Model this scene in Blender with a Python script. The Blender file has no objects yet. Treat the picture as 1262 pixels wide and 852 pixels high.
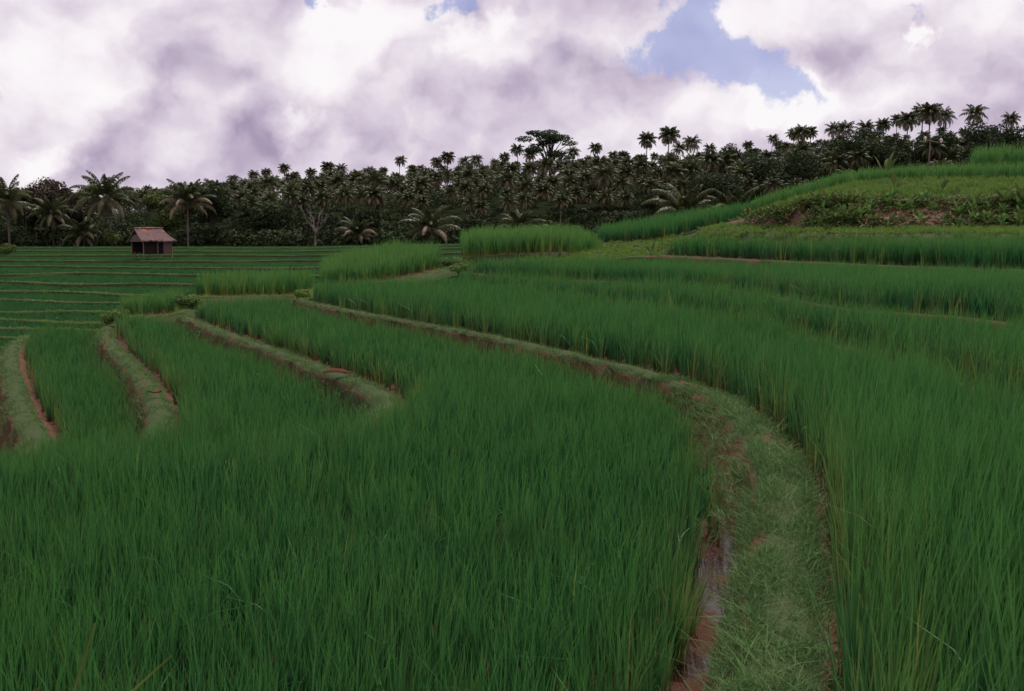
import bpy, math, random
import numpy as np
from mathutils import Vector, Matrix
from mathutils.geometry import tessellate_polygon

scene = bpy.context.scene
COL = scene.collection
R = math.radians
rng = np.random.default_rng(7)
random.seed(7)

# ------------------------------------------------------------------ camera, sky, sun, exposure
F_PX = 1227.0
PITCH = math.atan((426 - 300) / F_PX)
EYE = 1.75
cam_d = bpy.data.cameras.new('camera')
cam_d.lens = 35.0; cam_d.sensor_width = 36.0; cam_d.clip_end = 5000; cam_d.clip_start = 0.05
cam_d.dof.use_dof = True; cam_d.dof.focus_distance = 14.0; cam_d.dof.aperture_fstop = 9.0
cam = bpy.data.objects.new('camera', cam_d); COL.objects.link(cam)
cam.location = (0, 0, EYE); cam.rotation_euler = (math.pi / 2 - PITCH, 0, 0)
scene.camera = cam

SUN_EL, SUN_AZ = R(62), R(28)
SUN_DIR = Vector((math.sin(SUN_AZ) * math.cos(SUN_EL), math.cos(SUN_AZ) * math.cos(SUN_EL), math.sin(SUN_EL)))
sun_d = bpy.data.lights.new('sun', 'SUN'); sun_d.energy = 3.8; sun_d.angle = R(1.5); sun_d.color = (1.0, 0.965, 0.91)
sun = bpy.data.objects.new('sun', sun_d); COL.objects.link(sun)
sun.location = (0, 0, 60); sun.rotation_euler = (-SUN_DIR).to_track_quat('-Z', 'Y').to_euler()

scene.view_settings.view_transform = 'Standard'; scene.view_settings.look = 'None'
scene.view_settings.exposure = 0.0; scene.view_settings.gamma = 1.0
scene.view_settings.use_curve_mapping = False
scene.render.engine = 'CYCLES'
scene.cycles.max_bounces = 6; scene.cycles.diffuse_bounces = 3; scene.cycles.transmission_bounces = 3
scene.cycles.use_denoising = True


def ray(px, py):
    u = (px - 631) / F_PX; v = (426 - py) / F_PX
    c, s = math.cos(PITCH), math.sin(PITCH)
    return Vector((u, c + v * s, -s + v * c))


def P(px, py, z=None, d=None):
    """world point that the photograph shows at px, py: on the level z, or at the distance d"""
    r = ray(px, py)
    t = (z - EYE) / r.z if d is None else d / r.y
    return (r.x * t, r.y * t, EYE + r.z * t)


def Q(px, d, z):
    """world point in the direction of column px at distance d and height z"""
    return (ray(px, 300).x / ray(px, 300).y * d, d, z)


class NT:
    def __init__(self, tree): self.t = tree
    def n(self, kind, **kw):
        nd = self.t.nodes.new(kind)
        for k, v in kw.items():
            if k == 'inp':
                for i, val in v.items():
                    if isinstance(val, bpy.types.NodeSocket): self.t.links.new(val, nd.inputs[i])
                    else: nd.inputs[i].default_value = val
            else: setattr(nd, k, v)
        return nd
    def link(self, a, b): self.t.links.new(a, b)
    def math(self, op, a, b=None, c=None, clamp=False):
        nd = self.t.nodes.new('ShaderNodeMath'); nd.operation = op; nd.use_clamp = clamp
        for i, v in enumerate((a, b, c)):
            if v is None: continue
            if isinstance(v, bpy.types.NodeSocket): self.t.links.new(v, nd.inputs[i])
            else: nd.inputs[i].default_value = v
        return nd.outputs[0]
    def vmath(self, op, a, b=None, out=0):
        nd = self.t.nodes.new('ShaderNodeVectorMath'); nd.operation = op
        for i, v in enumerate((a, b)):
            if v is None: continue
            if isinstance(v, bpy.types.NodeSocket): self.t.links.new(v, nd.inputs[i])
            else: nd.inputs[i].default_value = v
        return nd.outputs[out]
    def scale(self, a, f):
        nd = self.t.nodes.new('ShaderNodeVectorMath'); nd.operation = 'SCALE'
        self.t.links.new(a, nd.inputs[0])
        if isinstance(f, bpy.types.NodeSocket): self.t.links.new(f, nd.inputs[3])
        else: nd.inputs[3].default_value = f
        return nd.outputs[0]
    def noise(self, vec, scale, detail=3, rough=0.5, out='Fac'):
        nd = self.n('ShaderNodeTexNoise', inp={'Vector': vec, 'Scale': scale, 'Detail': detail, 'Roughness': rough})
        return nd.outputs[out]
    def ramp(self, fac, stops, interp='LINEAR'):
        nd = self.t.nodes.new('ShaderNodeValToRGB'); self.t.links.new(fac, nd.inputs[0])
        cr = nd.color_ramp; cr.interpolation = interp
        while len(cr.elements) < len(stops): cr.elements.new(0.5)
        for e, (p, c) in zip(cr.elements, stops):
            e.position = p; e.color = (*c, 1) if not isinstance(c, (int, float)) else (c, c, c, 1)
        return nd.outputs[0]
    def mix(self, fac, a, b, mode='MIX'):
        nd = self.t.nodes.new('ShaderNodeMix'); nd.data_type = 'RGBA'; nd.blend_type = mode
        for i, v in ((0, fac), (6, a), (7, b)):
            if isinstance(v, bpy.types.NodeSocket): self.t.links.new(v, nd.inputs[i])
            else: nd.inputs[i].default_value = v if isinstance(v, (int, float)) else (*v, 1)
        return nd.outputs[2]
    def smooth(self, v, a, b):
        nd = self.t.nodes.new('ShaderNodeMapRange'); nd.interpolation_type = 'SMOOTHSTEP'
        self.t.links.new(v, nd.inputs[0])
        nd.inputs[1].default_value = a; nd.inputs[2].default_value = b
        nd.inputs[3].default_value = 0; nd.inputs[4].default_value = 1
        return nd.outputs[0]


# ---- the sky: Nishita blue with a procedural deck of cumulus in front of it
world = bpy.data.worlds.new('World'); scene.world = world; world.use_nodes = True
wt = world.node_tree; wt.nodes.clear(); w = NT(wt)
sky = w.n('ShaderNodeTexSky', sky_type='NISHITA', sun_disc=False)
sky.sun_elevation = SUN_EL; sky.sun_rotation = SUN_AZ; sky.air_density = 1.0; sky.dust_density = 0.6; sky.ozone_density = 4.0
sky_c = w.mix(1.0, sky.outputs[0], (1.12, .88, 1.06), 'MULTIPLY')
bg_sky = w.n('ShaderNodeBackground', inp={'Color': sky_c, 'Strength': 0.09})
gen = w.n('ShaderNodeTexCoord').outputs['Generated']
D0 = w.vmath('NORMALIZE', gen)
wv = w.n('ShaderNodeTexNoise', inp={'Vector': D0, 'Scale': 9.0, 'Detail': 5.0, 'Roughness': 0.6}).outputs['Color']
wv = w.vmath('SUBTRACT', wv, (0.5, 0.5, 0.5))
wv2 = w.vmath('SUBTRACT', w.n('ShaderNodeTexNoise', inp={'Vector': D0, 'Scale': 26.0, 'Detail': 5.0, 'Roughness': 0.65}).outputs['Color'], (0.5, 0.5, 0.5))
D = w.vmath('ADD', w.vmath('ADD', D0, w.scale(wv, 0.09)), w.scale(wv2, 0.055))            # ragged edges for the placed openings
DS = w.vmath('MULTIPLY', D0, (1.0, 1.0, 1.2))       # cloud pattern flattened towards the horizon
DW = w.vmath('ADD', DS, w.scale(wv, 0.06))


def blobs(items, vec):
    """sum of soft round patches round given sky directions: (px, py, radius px, weight)"""
    tot = None
    for px, py, r, wt_ in items:
        c = ray(px, py).normalized()
        dist = w.vmath('DISTANCE', vec, tuple(c), out=1)
        v = w.math('MULTIPLY', w.math('SUBTRACT', 1.0, w.smooth(dist, 0.0, r / F_PX)), wt_)
        tot = v if tot is None else w.math('ADD', tot, v)
    return tot


n1 = w.noise(DW, 4.2, 7, 0.47)
n_off = w.vmath('ADD', DW, (-0.02, 0.0, 0.05))
n2 = w.noise(n_off, 4.2, 7, 0.47)
billow = w.noise(w.vmath('ADD', DS, w.scale(wv, 0.12)), 11.0, 8, 0.55)
gaps = blobs([(846, 22, 50, 1.0), (862, 62, 55, 1.0), (815, 74, 42, .9), (905, 80, 52, 1.0), (952, 92, 50, .95), (990, 104, 34, .8),
              (372, 2, 26, .95), (392, -6, 26, .9), (545, 0, 30, .9), (568, -4, 30, .9), (1128, 16, 20, .8), (2, 122, 26, .55),
              (860, -40, 70, .9)], D)
cov_n = w.math('ADD', w.math('MULTIPLY', n1, 1.0), w.math('MULTIPLY', billow, 0.25))
cover = w.math('SUBTRACT', w.math('ADD', cov_n, 0.10), w.math('MULTIPLY', gaps, 0.70))
mask = w.math('ADD', 0.28, w.math('MULTIPLY', w.smooth(cover, 0.22, 0.60), 0.72))
m1 = w.noise(DW, 8.0, 7, 0.5); m2 = w.noise(w.vmath('ADD', DW, (0.012, 0.0, 0.036)), 8.0, 7, 0.5)
bil = w.math('ABSOLUTE', w.math('SUBTRACT', w.noise(DW, 5.0, 5, 0.45), 0.5)); bil2 = w.math('ABSOLUTE', w.math('SUBTRACT', w.noise(w.vmath('ADD', DW, (-0.010, 0.0, 0.030)), 5.0, 5, 0.45), 0.5))
relief = w.math('ADD', w.math('MULTIPLY', w.math('SUBTRACT', n1, n2), 1.05), w.math('ADD', w.math('MULTIPLY', w.math('SUBTRACT', m1, m2), 0.5), w.math('MULTIPLY', w.math('SUBTRACT', bil2, bil), 2.7)))
DD = w.vmath('ADD', D0, w.scale(wv, 0.18))
heads = blobs([(935, 124, 36, 1.0), (1000, 114, 32, 1.0), (1134, 42, 30, 1.0), (400, 22, 44, 1.0), (455, 14, 50, .8), (560, 42, 40, .8), (612, 20, 40, .6), (362, 150, 40, .35), (64, 220, 50, .5), (975, 135, 60, .6)], D)
heads = w.math('ADD', heads, w.math('MULTIPLY', w.math('SUBTRACT', billow, 0.5), 1.5))
heads = w.math('MULTIPLY', w.smooth(heads, 0.05, 0.95), 0.30)
light = blobs([(405, 45, 70, .16), (480, 35, 75, .16), (560, 60, 70, .1), (62, 218, 45, .26), (362, 148, 44, .16), (430, 168, 34, .12),
               (690, 45, 110, .12), (938, 118, 40, .3), (1005, 112, 42, .3), (1134, 42, 26, .3), (1105, 85, 60, .12),
               (1000, 150, 90, .08), (120, 20, 150, .08), (960, 25, 90, .06), (20, 60, 110, .06), (600, 150, 110, .05)], D)
dark = blobs([(165, 175, 170, .42), (250, 195, 130, .22), (490, 188, 50, .2), (690, 108, 80, .2), (1235, 95, 90, .22), (1010, 55, 110, .10),
              (110, 190, 120, .12), (270, 110, 120, .10), (760, 40, 40, .0), (620, 110, 120, .08), (1130, 130, 80, .05)], DD)
bright = w.math('ADD', w.math('ADD', 0.67, relief), w.math('MULTIPLY', w.math('SUBTRACT', billow, 0.5), 0.26))
bright = w.math('ADD', bright, heads)
bright = w.math('SUBTRACT', w.math('ADD', bright, light), w.math('MULTIPLY', dark, .30))
ccol = w.ramp(bright, [(0.0, (0.25, 0.20, 0.33)), (0.28, (0.40, 0.33, 0.47)), (0.5, (0.62, 0.54, 0.66)), (0.70, (0.80, 0.73, 0.81)), (0.86, (0.93, 0.88, 0.92)), (1.0, (0.97, 0.94, 0.96))])
bg_cl = w.n('ShaderNodeBackground', inp={'Color': ccol, 'Strength': 1.0})
mixs = w.n('ShaderNodeMixShader', inp={0: mask, 1: bg_sky.outputs[0], 2: bg_cl.outputs[0]})
w.link(mixs.outputs[0], w.n('ShaderNodeOutputWorld').inputs[0])


# ------------------------------------------------------------------ materials
def new_mat(name):
    m = bpy.data.materials.new(name); m.use_nodes = True; m.node_tree.nodes.clear()
    return m, NT(m.node_tree)


def finish(m, nt, color, rough=0.7, spec=0.3, trans=0.0, trans_color=None, bump=None, bump_strength=0.5, bump_dist=0.02):
    p = nt.n('ShaderNodeBsdfPrincipled', inp={'Roughness': rough, 'Specular IOR Level': spec})
    if isinstance(color, bpy.types.NodeSocket): nt.link(color, p.inputs['Base Color'])
    else: p.inputs['Base Color'].default_value = (*color, 1)
    if bump is not None:
        b = nt.n('ShaderNodeBump', inp={'Strength': bump_strength, 'Distance': bump_dist, 'Height': bump})
        nt.link(b.outputs[0], p.inputs['Normal'])
    sh = p.outputs[0]
    if trans > 0:
        t = nt.n('ShaderNodeBsdfTranslucent')
        tc = trans_color if trans_color is not None else color
        if isinstance(tc, bpy.types.NodeSocket): nt.link(tc, t.inputs[0])
        else: t.inputs[0].default_value = (*tc, 1)
        sh = nt.n('ShaderNodeMixShader', inp={0: trans, 1: sh, 2: t.outputs[0]}).outputs[0]
    nt.link(sh, nt.n('ShaderNodeOutputMaterial').inputs[0])
    return m


def blade_mat(name, green_a, green_b, base_c, dry_c, rough=0.5, spec=0.25, trans=0.25, tip=None):
    """leaf blades; vertex colour holds (height along the blade, tint, dryness)"""
    m, nt = new_mat(name)
    at = nt.n('ShaderNodeAttribute', attribute_name='Col')
    sp = nt.n('ShaderNodeSeparateColor', inp={0: at.outputs['Color']})
    pos = nt.n('ShaderNodeNewGeometry').outputs['Position']
    big = nt.noise(pos, 0.5, 4, 0.6)
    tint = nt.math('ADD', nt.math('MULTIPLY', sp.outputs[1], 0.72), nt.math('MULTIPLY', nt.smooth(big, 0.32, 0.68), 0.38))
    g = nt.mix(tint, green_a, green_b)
    if tip: g = nt.mix(nt.math('MULTIPLY', nt.smooth(sp.outputs[0], 0.50, 1.0), 0.78), g, tip)  # sunlit look of the blade tips painted in as a paler colour
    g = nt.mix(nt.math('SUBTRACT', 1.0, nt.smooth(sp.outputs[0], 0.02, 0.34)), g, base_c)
    g = nt.mix(sp.outputs[2], g, dry_c)
    return finish(m, nt, g, rough, spec, trans)


M = {}
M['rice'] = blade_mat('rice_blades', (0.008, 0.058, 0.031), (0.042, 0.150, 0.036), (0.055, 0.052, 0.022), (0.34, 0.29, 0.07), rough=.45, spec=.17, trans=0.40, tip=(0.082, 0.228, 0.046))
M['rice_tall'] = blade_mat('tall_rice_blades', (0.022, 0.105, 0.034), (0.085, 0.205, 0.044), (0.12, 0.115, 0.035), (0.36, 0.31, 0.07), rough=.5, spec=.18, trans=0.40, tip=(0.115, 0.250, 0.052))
M['rice_valley'] = blade_mat('valley_rice_blades', (0.026, 0.115, 0.042), (0.060, 0.175, 0.044), (0.05, 0.07, 0.025), (0.22, 0.2, 0.06), rough=.6, spec=.14, trans=0.3)
M['turf'] = blade_mat('bund_grass_blades', (0.055, 0.128, 0.040), (0.118, 0.205, 0.066), (0.065, 0.095, 0.035), (0.25, 0.20, 0.10), rough=.75, spec=.06, trans=0.2)
M['wild_grass'] = blade_mat('wild_grass_blades', (0.085, 0.180, 0.034), (0.185, 0.275, 0.060), (0.10, 0.12, 0.04), (0.27, 0.23, 0.09), rough=.75, spec=.06, trans=0.25)
M['weed_leaf'] = blade_mat('weed_leaves', (0.040, 0.105, 0.028), (0.135, 0.235, 0.06), (0.035, 0.07, 0.02), (0.24, 0.12, 0.075), rough=0.75, spec=.06, trans=0.2)
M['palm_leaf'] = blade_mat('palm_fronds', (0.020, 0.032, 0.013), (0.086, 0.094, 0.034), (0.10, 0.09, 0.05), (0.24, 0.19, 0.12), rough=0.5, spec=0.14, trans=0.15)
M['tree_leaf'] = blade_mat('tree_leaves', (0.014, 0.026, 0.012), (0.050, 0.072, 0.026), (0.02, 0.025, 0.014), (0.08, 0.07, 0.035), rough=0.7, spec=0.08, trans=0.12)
M['light_leaf'] = blade_mat('pale_leaves', (0.050, 0.08, 0.022), (0.11, 0.14, 0.04), (0.04, 0.05, 0.02), (0.2, 0.2, 0.06), rough=.7, spec=.08, trans=0.2)
M['rust_leaf'] = blade_mat('rusty_leaves', (0.022, 0.024, 0.014), (0.065, 0.045, 0.032), (0.03, 0.03, 0.02), (0.12, 0.07, 0.05), rough=.7, spec=.08, trans=0.12)


def earth_mat(name, grass_amt):
    """bank: turf-stained where the vertex colour says grass, red-brown earth elsewhere"""
    m, nt = new_mat(name)
    at = nt.n('ShaderNodeAttribute', attribute_name='Col')
    sp = nt.n('ShaderNodeSeparateColor', inp={0: at.outputs['Color']})
    pos = nt.n('ShaderNodeNewGeometry').outputs['Position']
    a = nt.noise(pos, 5.0, 6, 0.65); b = nt.noise(pos, 38.0, 4, 0.6); c = nt.noise(pos, 1.1, 3, 0.5)
    soil = nt.mix(a, (0.055, 0.026, 0.018), (0.150, 0.068, 0.044))
    soil = nt.mix(nt.smooth(b, 0.55, 0.8), soil, (0.20, 0.12, 0.075))
    soil = nt.mix(nt.smooth(c, 0.55, 0.7), soil, (0.07, 0.035, 0.02))
    turf = nt.mix(b, (0.030, 0.044, 0.018), (0.066, 0.082, 0.034))
    k = nt.math('ADD', nt.math('MULTIPLY', sp.outputs[0], 1.15), nt.math('MULTIPLY', nt.math('SUBTRACT', a, 0.5), 1.3))
    k = nt.smooth(nt.math('ADD', k, grass_amt), 0.42, 0.66)
    return finish(m, nt, nt.mix(k, soil, turf), 0.9, 0.05, bump=nt.math('ADD', a, nt.math('MULTIPLY', b, 0.4)), bump_strength=0.8, bump_dist=0.03)


M['bund'] = earth_mat('bund_earth', 0.0)
M['bank'] = earth_mat('grassy_bank', 0.16)

m, nt = new_mat('paddy_mud')
pos = nt.n('ShaderNodeNewGeometry').outputs['Position']
a = nt.noise(pos, 3.0, 5, 0.6); b = nt.noise(pos, 25.0, 4, 0.6)
M['mud'] = finish(m, nt, nt.mix(a, (0.028, 0.014, 0.010), (0.085, 0.036, 0.023)), 0.8, 0.08, bump=nt.math('ADD', a, nt.math('MULTIPLY', b, .3)), bump_strength=0.6, bump_dist=0.03)

m, nt = new_mat('paddy_water')
pos = nt.n('ShaderNodeNewGeometry').outputs['Position']
a = nt.noise(pos, 4.0, 4, 0.55); b = nt.noise(pos, 26.0, 4, 0.6)
wet = nt.smooth(nt.math('ADD', nt.noise(pos, 1.7, 3, 0.5), nt.math('MULTIPLY', nt.math('SUBTRACT', b, .5), .25)), 0.47, 0.54)
p = nt.n('ShaderNodeBsdfPrincipled', inp={'Base Color': nt.mix(wet, nt.mix(a, (0.035, 0.014, 0.009), (0.085, 0.032, 0.020)), nt.mix(a, (0.018, 0.008, 0.006), (0.04, 0.016, 0.011))),
    'Roughness': nt.mix(wet, (.7, .7, .7), (.07, .07, .07)), 'Specular IOR Level': nt.mix(wet, (.05, .05, .05), (.27, .27, .27))})
bp = nt.n('ShaderNodeBump', inp={'Strength': nt.mix(wet, (.6, .6, .6), (.05, .05, .05)), 'Distance': .02, 'Height': b}); nt.link(bp.outputs[0], p.inputs['Normal'])
nt.link(p.outputs[0], nt.n('ShaderNodeOutputMaterial').inputs[0]); M['water'] = m

m, nt = new_mat('hill_ground')
pos = nt.n('ShaderNodeNewGeometry').outputs['Position']
a = nt.noise(pos, 0.4, 5, 0.6); b = nt.noise(pos, 6.0, 4, 0.6)
gcol = nt.mix(a, (0.008, 0.012, 0.006), (0.020, 0.026, 0.012))
gcol = nt.mix(nt.smooth(b, 0.55, 0.75), gcol, (0.024, 0.019, 0.013))
M['ground'] = finish(m, nt, gcol, 1.0, 0.0, bump=b, bump_strength=0.6, bump_dist=0.1)

m, nt = new_mat('red_bank_earth')
pos = nt.n('ShaderNodeNewGeometry').outputs['Position']
a = nt.noise(pos, 1.3, 6, 0.65); b = nt.noise(pos, 9.0, 5, 0.65)
c = nt.mix(a, (0.045, 0.025, 0.018), (0.19, 0.095, 0.072)); c = nt.mix(nt.smooth(b, .5, .75), c, (0.05, 0.06, 0.025))
M['red_bank'] = finish(m, nt, c, 0.9, 0.15, bump=b, bump_strength=0.9, bump_dist=0.08)


def bark(name, ca, cb, sc=6.0):
    m, nt = new_mat(name)
    pos = nt.n('ShaderNodeTexCoord').outputs['Object']
    v = nt.vmath('MULTIPLY', pos, (1, 1, 3.0))
    a = nt.noise(v, sc, 5, 0.65)
    return finish(m, nt, nt.mix(a, ca, cb), 0.85, 0.2, bump=a, bump_strength=0.6, bump_dist=0.03)


M['palm_bark'] = bark('palm_bark', (0.07, 0.055, 0.05), (0.20, 0.165, 0.15))
M['bark'] = bark('tree_bark', (0.035, 0.028, 0.025), (0.10, 0.085, 0.075))
M['pale_bark'] = bark('dead_pale_bark', (0.10, 0.075, 0.07), (0.22, 0.175, 0.16))
M['wood'] = bark('weathered_wood', (0.07, 0.045, 0.04), (0.19, 0.13, 0.105), 12)
M['dark_wood'] = bark('dark_wood', (0.014, 0.009, 0.010), (0.045, 0.027, 0.027), 10)
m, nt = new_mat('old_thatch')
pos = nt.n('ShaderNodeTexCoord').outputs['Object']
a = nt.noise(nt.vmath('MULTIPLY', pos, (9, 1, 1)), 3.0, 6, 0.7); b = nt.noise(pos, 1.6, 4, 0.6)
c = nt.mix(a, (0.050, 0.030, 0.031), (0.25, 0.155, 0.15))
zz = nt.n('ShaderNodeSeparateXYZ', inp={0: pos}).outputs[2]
ridge_light = nt.math('MULTIPLY', nt.smooth(b, 0.47, 0.62), nt.smooth(zz, 2.25, 2.75))  # orange light along the ridge, painted into the thatch colour in noisy patches
c = nt.mix(ridge_light, c, (0.40, 0.15, 0.07))
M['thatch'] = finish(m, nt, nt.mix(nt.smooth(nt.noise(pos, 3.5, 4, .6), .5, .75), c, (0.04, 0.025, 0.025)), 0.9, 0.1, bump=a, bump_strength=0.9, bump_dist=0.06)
m, nt = new_mat('woven_wall')
pos = nt.n('ShaderNodeTexCoord').outputs['Object']
a = nt.n('ShaderNodeTexChecker', inp={'Vector': pos, 'Scale': 9.0}).outputs['Fac']; b = nt.noise(pos, 4, 4, .6)
M['woven'] = finish(m, nt, nt.mix(nt.math('ADD', nt.math('MULTIPLY', a, .35), nt.math('MULTIPLY', b, .6)), (0.06, 0.037, 0.036), (0.18, 0.115, 0.105)), 0.85, 0.2, bump=a, bump_strength=.3)
m, nt = new_mat('pale_rag')
pos = nt.n('ShaderNodeTexCoord').outputs['Object']
M['rag'] = finish(m, nt, nt.mix(nt.noise(pos, 12, 3), (0.45, 0.36, 0.33), (0.75, 0.66, 0.6)), 0.9, 0.1)
m, nt = new_mat('dried_sheath')
pos = nt.n('ShaderNodeTexCoord').outputs['Object']
a = nt.noise(nt.vmath('MULTIPLY', pos, (2, 14, 2)), 4, 4, .6)
M['sheath'] = finish(m, nt, nt.mix(a, (0.045, 0.017, 0.012), (0.13, 0.046, 0.03)), 0.9, 0.03, bump=a, bump_strength=.4, bump_dist=.01)


# ------------------------------------------------------------------ mesh helpers
def mesh_np(name, V, quads, mat, col=None, parent=None, smooth=False):
    """one object from numpy vertices and quads (or triangles)"""
    V = np.asarray(V, dtype=np.float32); quads = np.asarray(quads, dtype=np.int32)
    me = bpy.data.meshes.new(name); k = quads.shape[1]
    me.vertices.add(len(V)); me.vertices.foreach_set('co', V.ravel())
    me.loops.add(quads.size); me.loops.foreach_set('vertex_index', quads.ravel())
    me.polygons.add(len(quads))
    me.polygons.foreach_set('loop_start', np.arange(0, quads.size, k, dtype=np.int32))
    try: me.polygons.foreach_set('loop_total', np.full(len(quads), k, dtype=np.int32))
    except Exception: pass
    if col is not None:
        at = me.color_attributes.new('Col', 'FLOAT_COLOR', 'POINT')
        c4 = np.ones((len(V), 4), dtype=np.float32); c4[:, :3] = col
        at.data.foreach_set('color', c4.ravel())
    me.materials.append(mat)
    if smooth: me.polygons.foreach_set('use_smooth', np.ones(len(quads), dtype=bool))
    me.update(calc_edges=True)
    o = bpy.data.objects.new(name, me); COL.objects.link(o)
    if parent: o.parent = parent
    return o


class MB:
    """collects quads for one mesh"""
    def __init__(self): self.v = []; self.q = []; self.c = []
    def quad(self, a, b, c, d, cols=None):
        i = len(self.v); self.v += [a, b, c, d]; self.q.append((i, i + 1, i + 2, i + 3))
        self.c += cols if cols else [(0.5, 0.5, 0)] * 4
    def tube(self, pts, rad, n=7, col=(0.5, 0.5, 0), cap=True):
        rings = []
        for i, p in enumerate(pts):
            p = Vector(p); a = Vector(pts[max(i - 1, 0)]); b = Vector(pts[min(i + 1, len(pts) - 1)])
            t = (b - a).normalized(); s = t.orthogonal() if i == 0 else s - t * s.dot(t); s.normalize(); u = t.cross(s)
            r = rad[i] if hasattr(rad, '__len__') else rad
            base = len(self.v)
            for k in range(n):
                an = 2 * math.pi * k / n
                self.v.append(tuple(p + (s * math.cos(an) + u * math.sin(an)) * r)); self.c.append(col)
            rings.append(base)
        for a, b in zip(rings, rings[1:]):
            for k in range(n): self.q.append((a + k, a + (k + 1) % n, b + (k + 1) % n, b + k))
        if cap:
            for base, p in ((rings[0], pts[0]), (rings[-1], pts[-1])):
                ci = len(self.v); self.v.append(tuple(p)); self.c.append(col)
                for k in range(0, n, 1): self.q.append((base + k, base + (k + 1) % n, ci, ci))
    def box(self, c, s, rot=None):
        c = Vector(c); h = [x / 2 for x in s]
        pts = [Vector((x * h[0], y * h[1], z * h[2])) for z in (-1, 1) for y in (-1, 1) for x in (-1, 1)]
        if rot: pts = [rot @ p for p in pts]
        b = len(self.v); self.v += [tuple(c + p) for p in pts]; self.c += [(0.5, 0.5, 0)] * 8
        for f in ((0, 2, 3, 1), (4, 5, 7, 6), (0, 1, 5, 4), (2, 6, 7, 3), (0, 4, 6, 2), (1, 3, 7, 5)): self.q.append(tuple(b + k for k in f))
    def build(self, name, mat, parent=None, smooth=False):
        me = bpy.data.meshes.new(name)
        faces = [tuple(dict.fromkeys(f)) for f in self.q]
        me.from_pydata([tuple(x) for x in self.v], [], faces)
        at = me.color_attributes.new('Col', 'FLOAT_COLOR', 'POINT')
        at.data.foreach_set('color', np.concatenate([np.array(self.c, dtype=np.float32).reshape(-1, 3), np.ones((len(self.v), 1), dtype=np.float32)], 1).ravel())
        me.materials.append(mat)
        if smooth: me.polygons.foreach_set('use_smooth', np.ones(len(me.polygons), dtype=bool))
        o = bpy.data.objects.new(name, me); COL.objects.link(o)
        if parent: o.parent = parent
        return o


def tag(o, label=None, cat=None, group=None, kind=None):
    if label: o['label'] = label
    if cat: o['category'] = cat
    if group: o['group'] = group
    if kind: o['kind'] = kind
    return o


def empty(name, loc, rz=0.0):
    o = bpy.data.objects.new(name, None); COL.objects.link(o); o.location = loc; o.rotation_euler = (0, 0, rz)
    o.empty_display_size = 0.3
    return o


def copy_tree(o, loc, rz=0.0, sc=1.0):
    r = o.copy(); COL.objects.link(r); r.location = loc; r.rotation_euler = (0, 0, rz); r.scale = (sc, sc, sc)
    for ch in o.children:
        c = ch.copy(); COL.objects.link(c); c.parent = r
        for g in ch.children:
            d = g.copy(); COL.objects.link(d); d.parent = c
    return r


def spline(pts, step=0.25):
    """Catmull-Rom resampling of a 3D polyline"""
    p = np.array(pts, dtype=float); p = np.vstack([2 * p[0] - p[1], p, 2 * p[-1] - p[-2]])
    out = []
    for i in range(1, len(p) - 2):
        L = np.linalg.norm(p[i + 1] - p[i]); n = max(2, int(L / step))
        t = np.linspace(0, 1, n, endpoint=False)[:, None]
        out.append(0.5 * (2 * p[i] + (p[i + 1] - p[i - 1]) * t + (2 * p[i - 1] - 5 * p[i] + 4 * p[i + 1] - p[i + 2]) * t ** 2
                          + (3 * p[i] - p[i - 1] - 3 * p[i + 1] + p[i + 2]) * t ** 3))
    out.append(p[-2][None])
    return np.vstack(out)


def vnoise(x, y, scale, seed=0):
    """smooth 2D value noise, 0..1"""
    x = np.asarray(x) * scale; y = np.asarray(y) * scale
    xi = np.floor(x).astype(np.int64); yi = np.floor(y).astype(np.int64)
    fx = x - xi; fy = y - yi; fx = fx * fx * (3 - 2 * fx); fy = fy * fy * (3 - 2 * fy)
    def h(a, b):
        n = (a * 374761393 + b * 668265263 + seed * 144665) & 0x7fffffff
        n = ((n ^ (n >> 13)) * 1274126177) & 0x7fffffff
        return ((n ^ (n >> 16)) & 0xffff) / 65535.0
    return (h(xi, yi) * (1 - fx) + h(xi + 1, yi) * fx) * (1 - fy) + (h(xi, yi + 1) * (1 - fx) + h(xi + 1, yi + 1) * fx) * fy


def in_poly(x, y, poly):
    poly = np.asarray(poly); inside = np.zeros(len(x), bool); j = len(poly) - 1
    for i in range(len(poly)):
        xi, yi = poly[i, :2]; xj, yj = poly[j, :2]
        if yi != yj:
            c = ((yi > y) != (yj > y)) & (x < (xj - xi) * (y - yi) / (yj - yi) + xi); inside ^= c
        j = i
    return inside


def dist_line(x, y, line):
    """distance of points to an open polyline"""
    d = np.full(len(x), 1e9)
    for a, b in zip(line[:-1], line[1:]):
        ax, ay = a[:2]; bx, by = b[:2]; L = (bx - ax) ** 2 + (by - ay) ** 2 + 1e-9
        t = np.clip(((x - ax) * (bx - ax) + (y - ay) * (by - ay)) / L, 0, 1)
        d = np.minimum(d, np.hypot(x - ax - t * (bx - ax), y - ay - t * (by - ay)))
    return d


def in_view(x, y, pad=3.0):
    return (np.abs(x) < 0.5143 * np.maximum(y, 0) + pad) & (y > 2.3)


floor_pts = []       # sampled floors: the terrain under everything is laid beneath these


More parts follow.
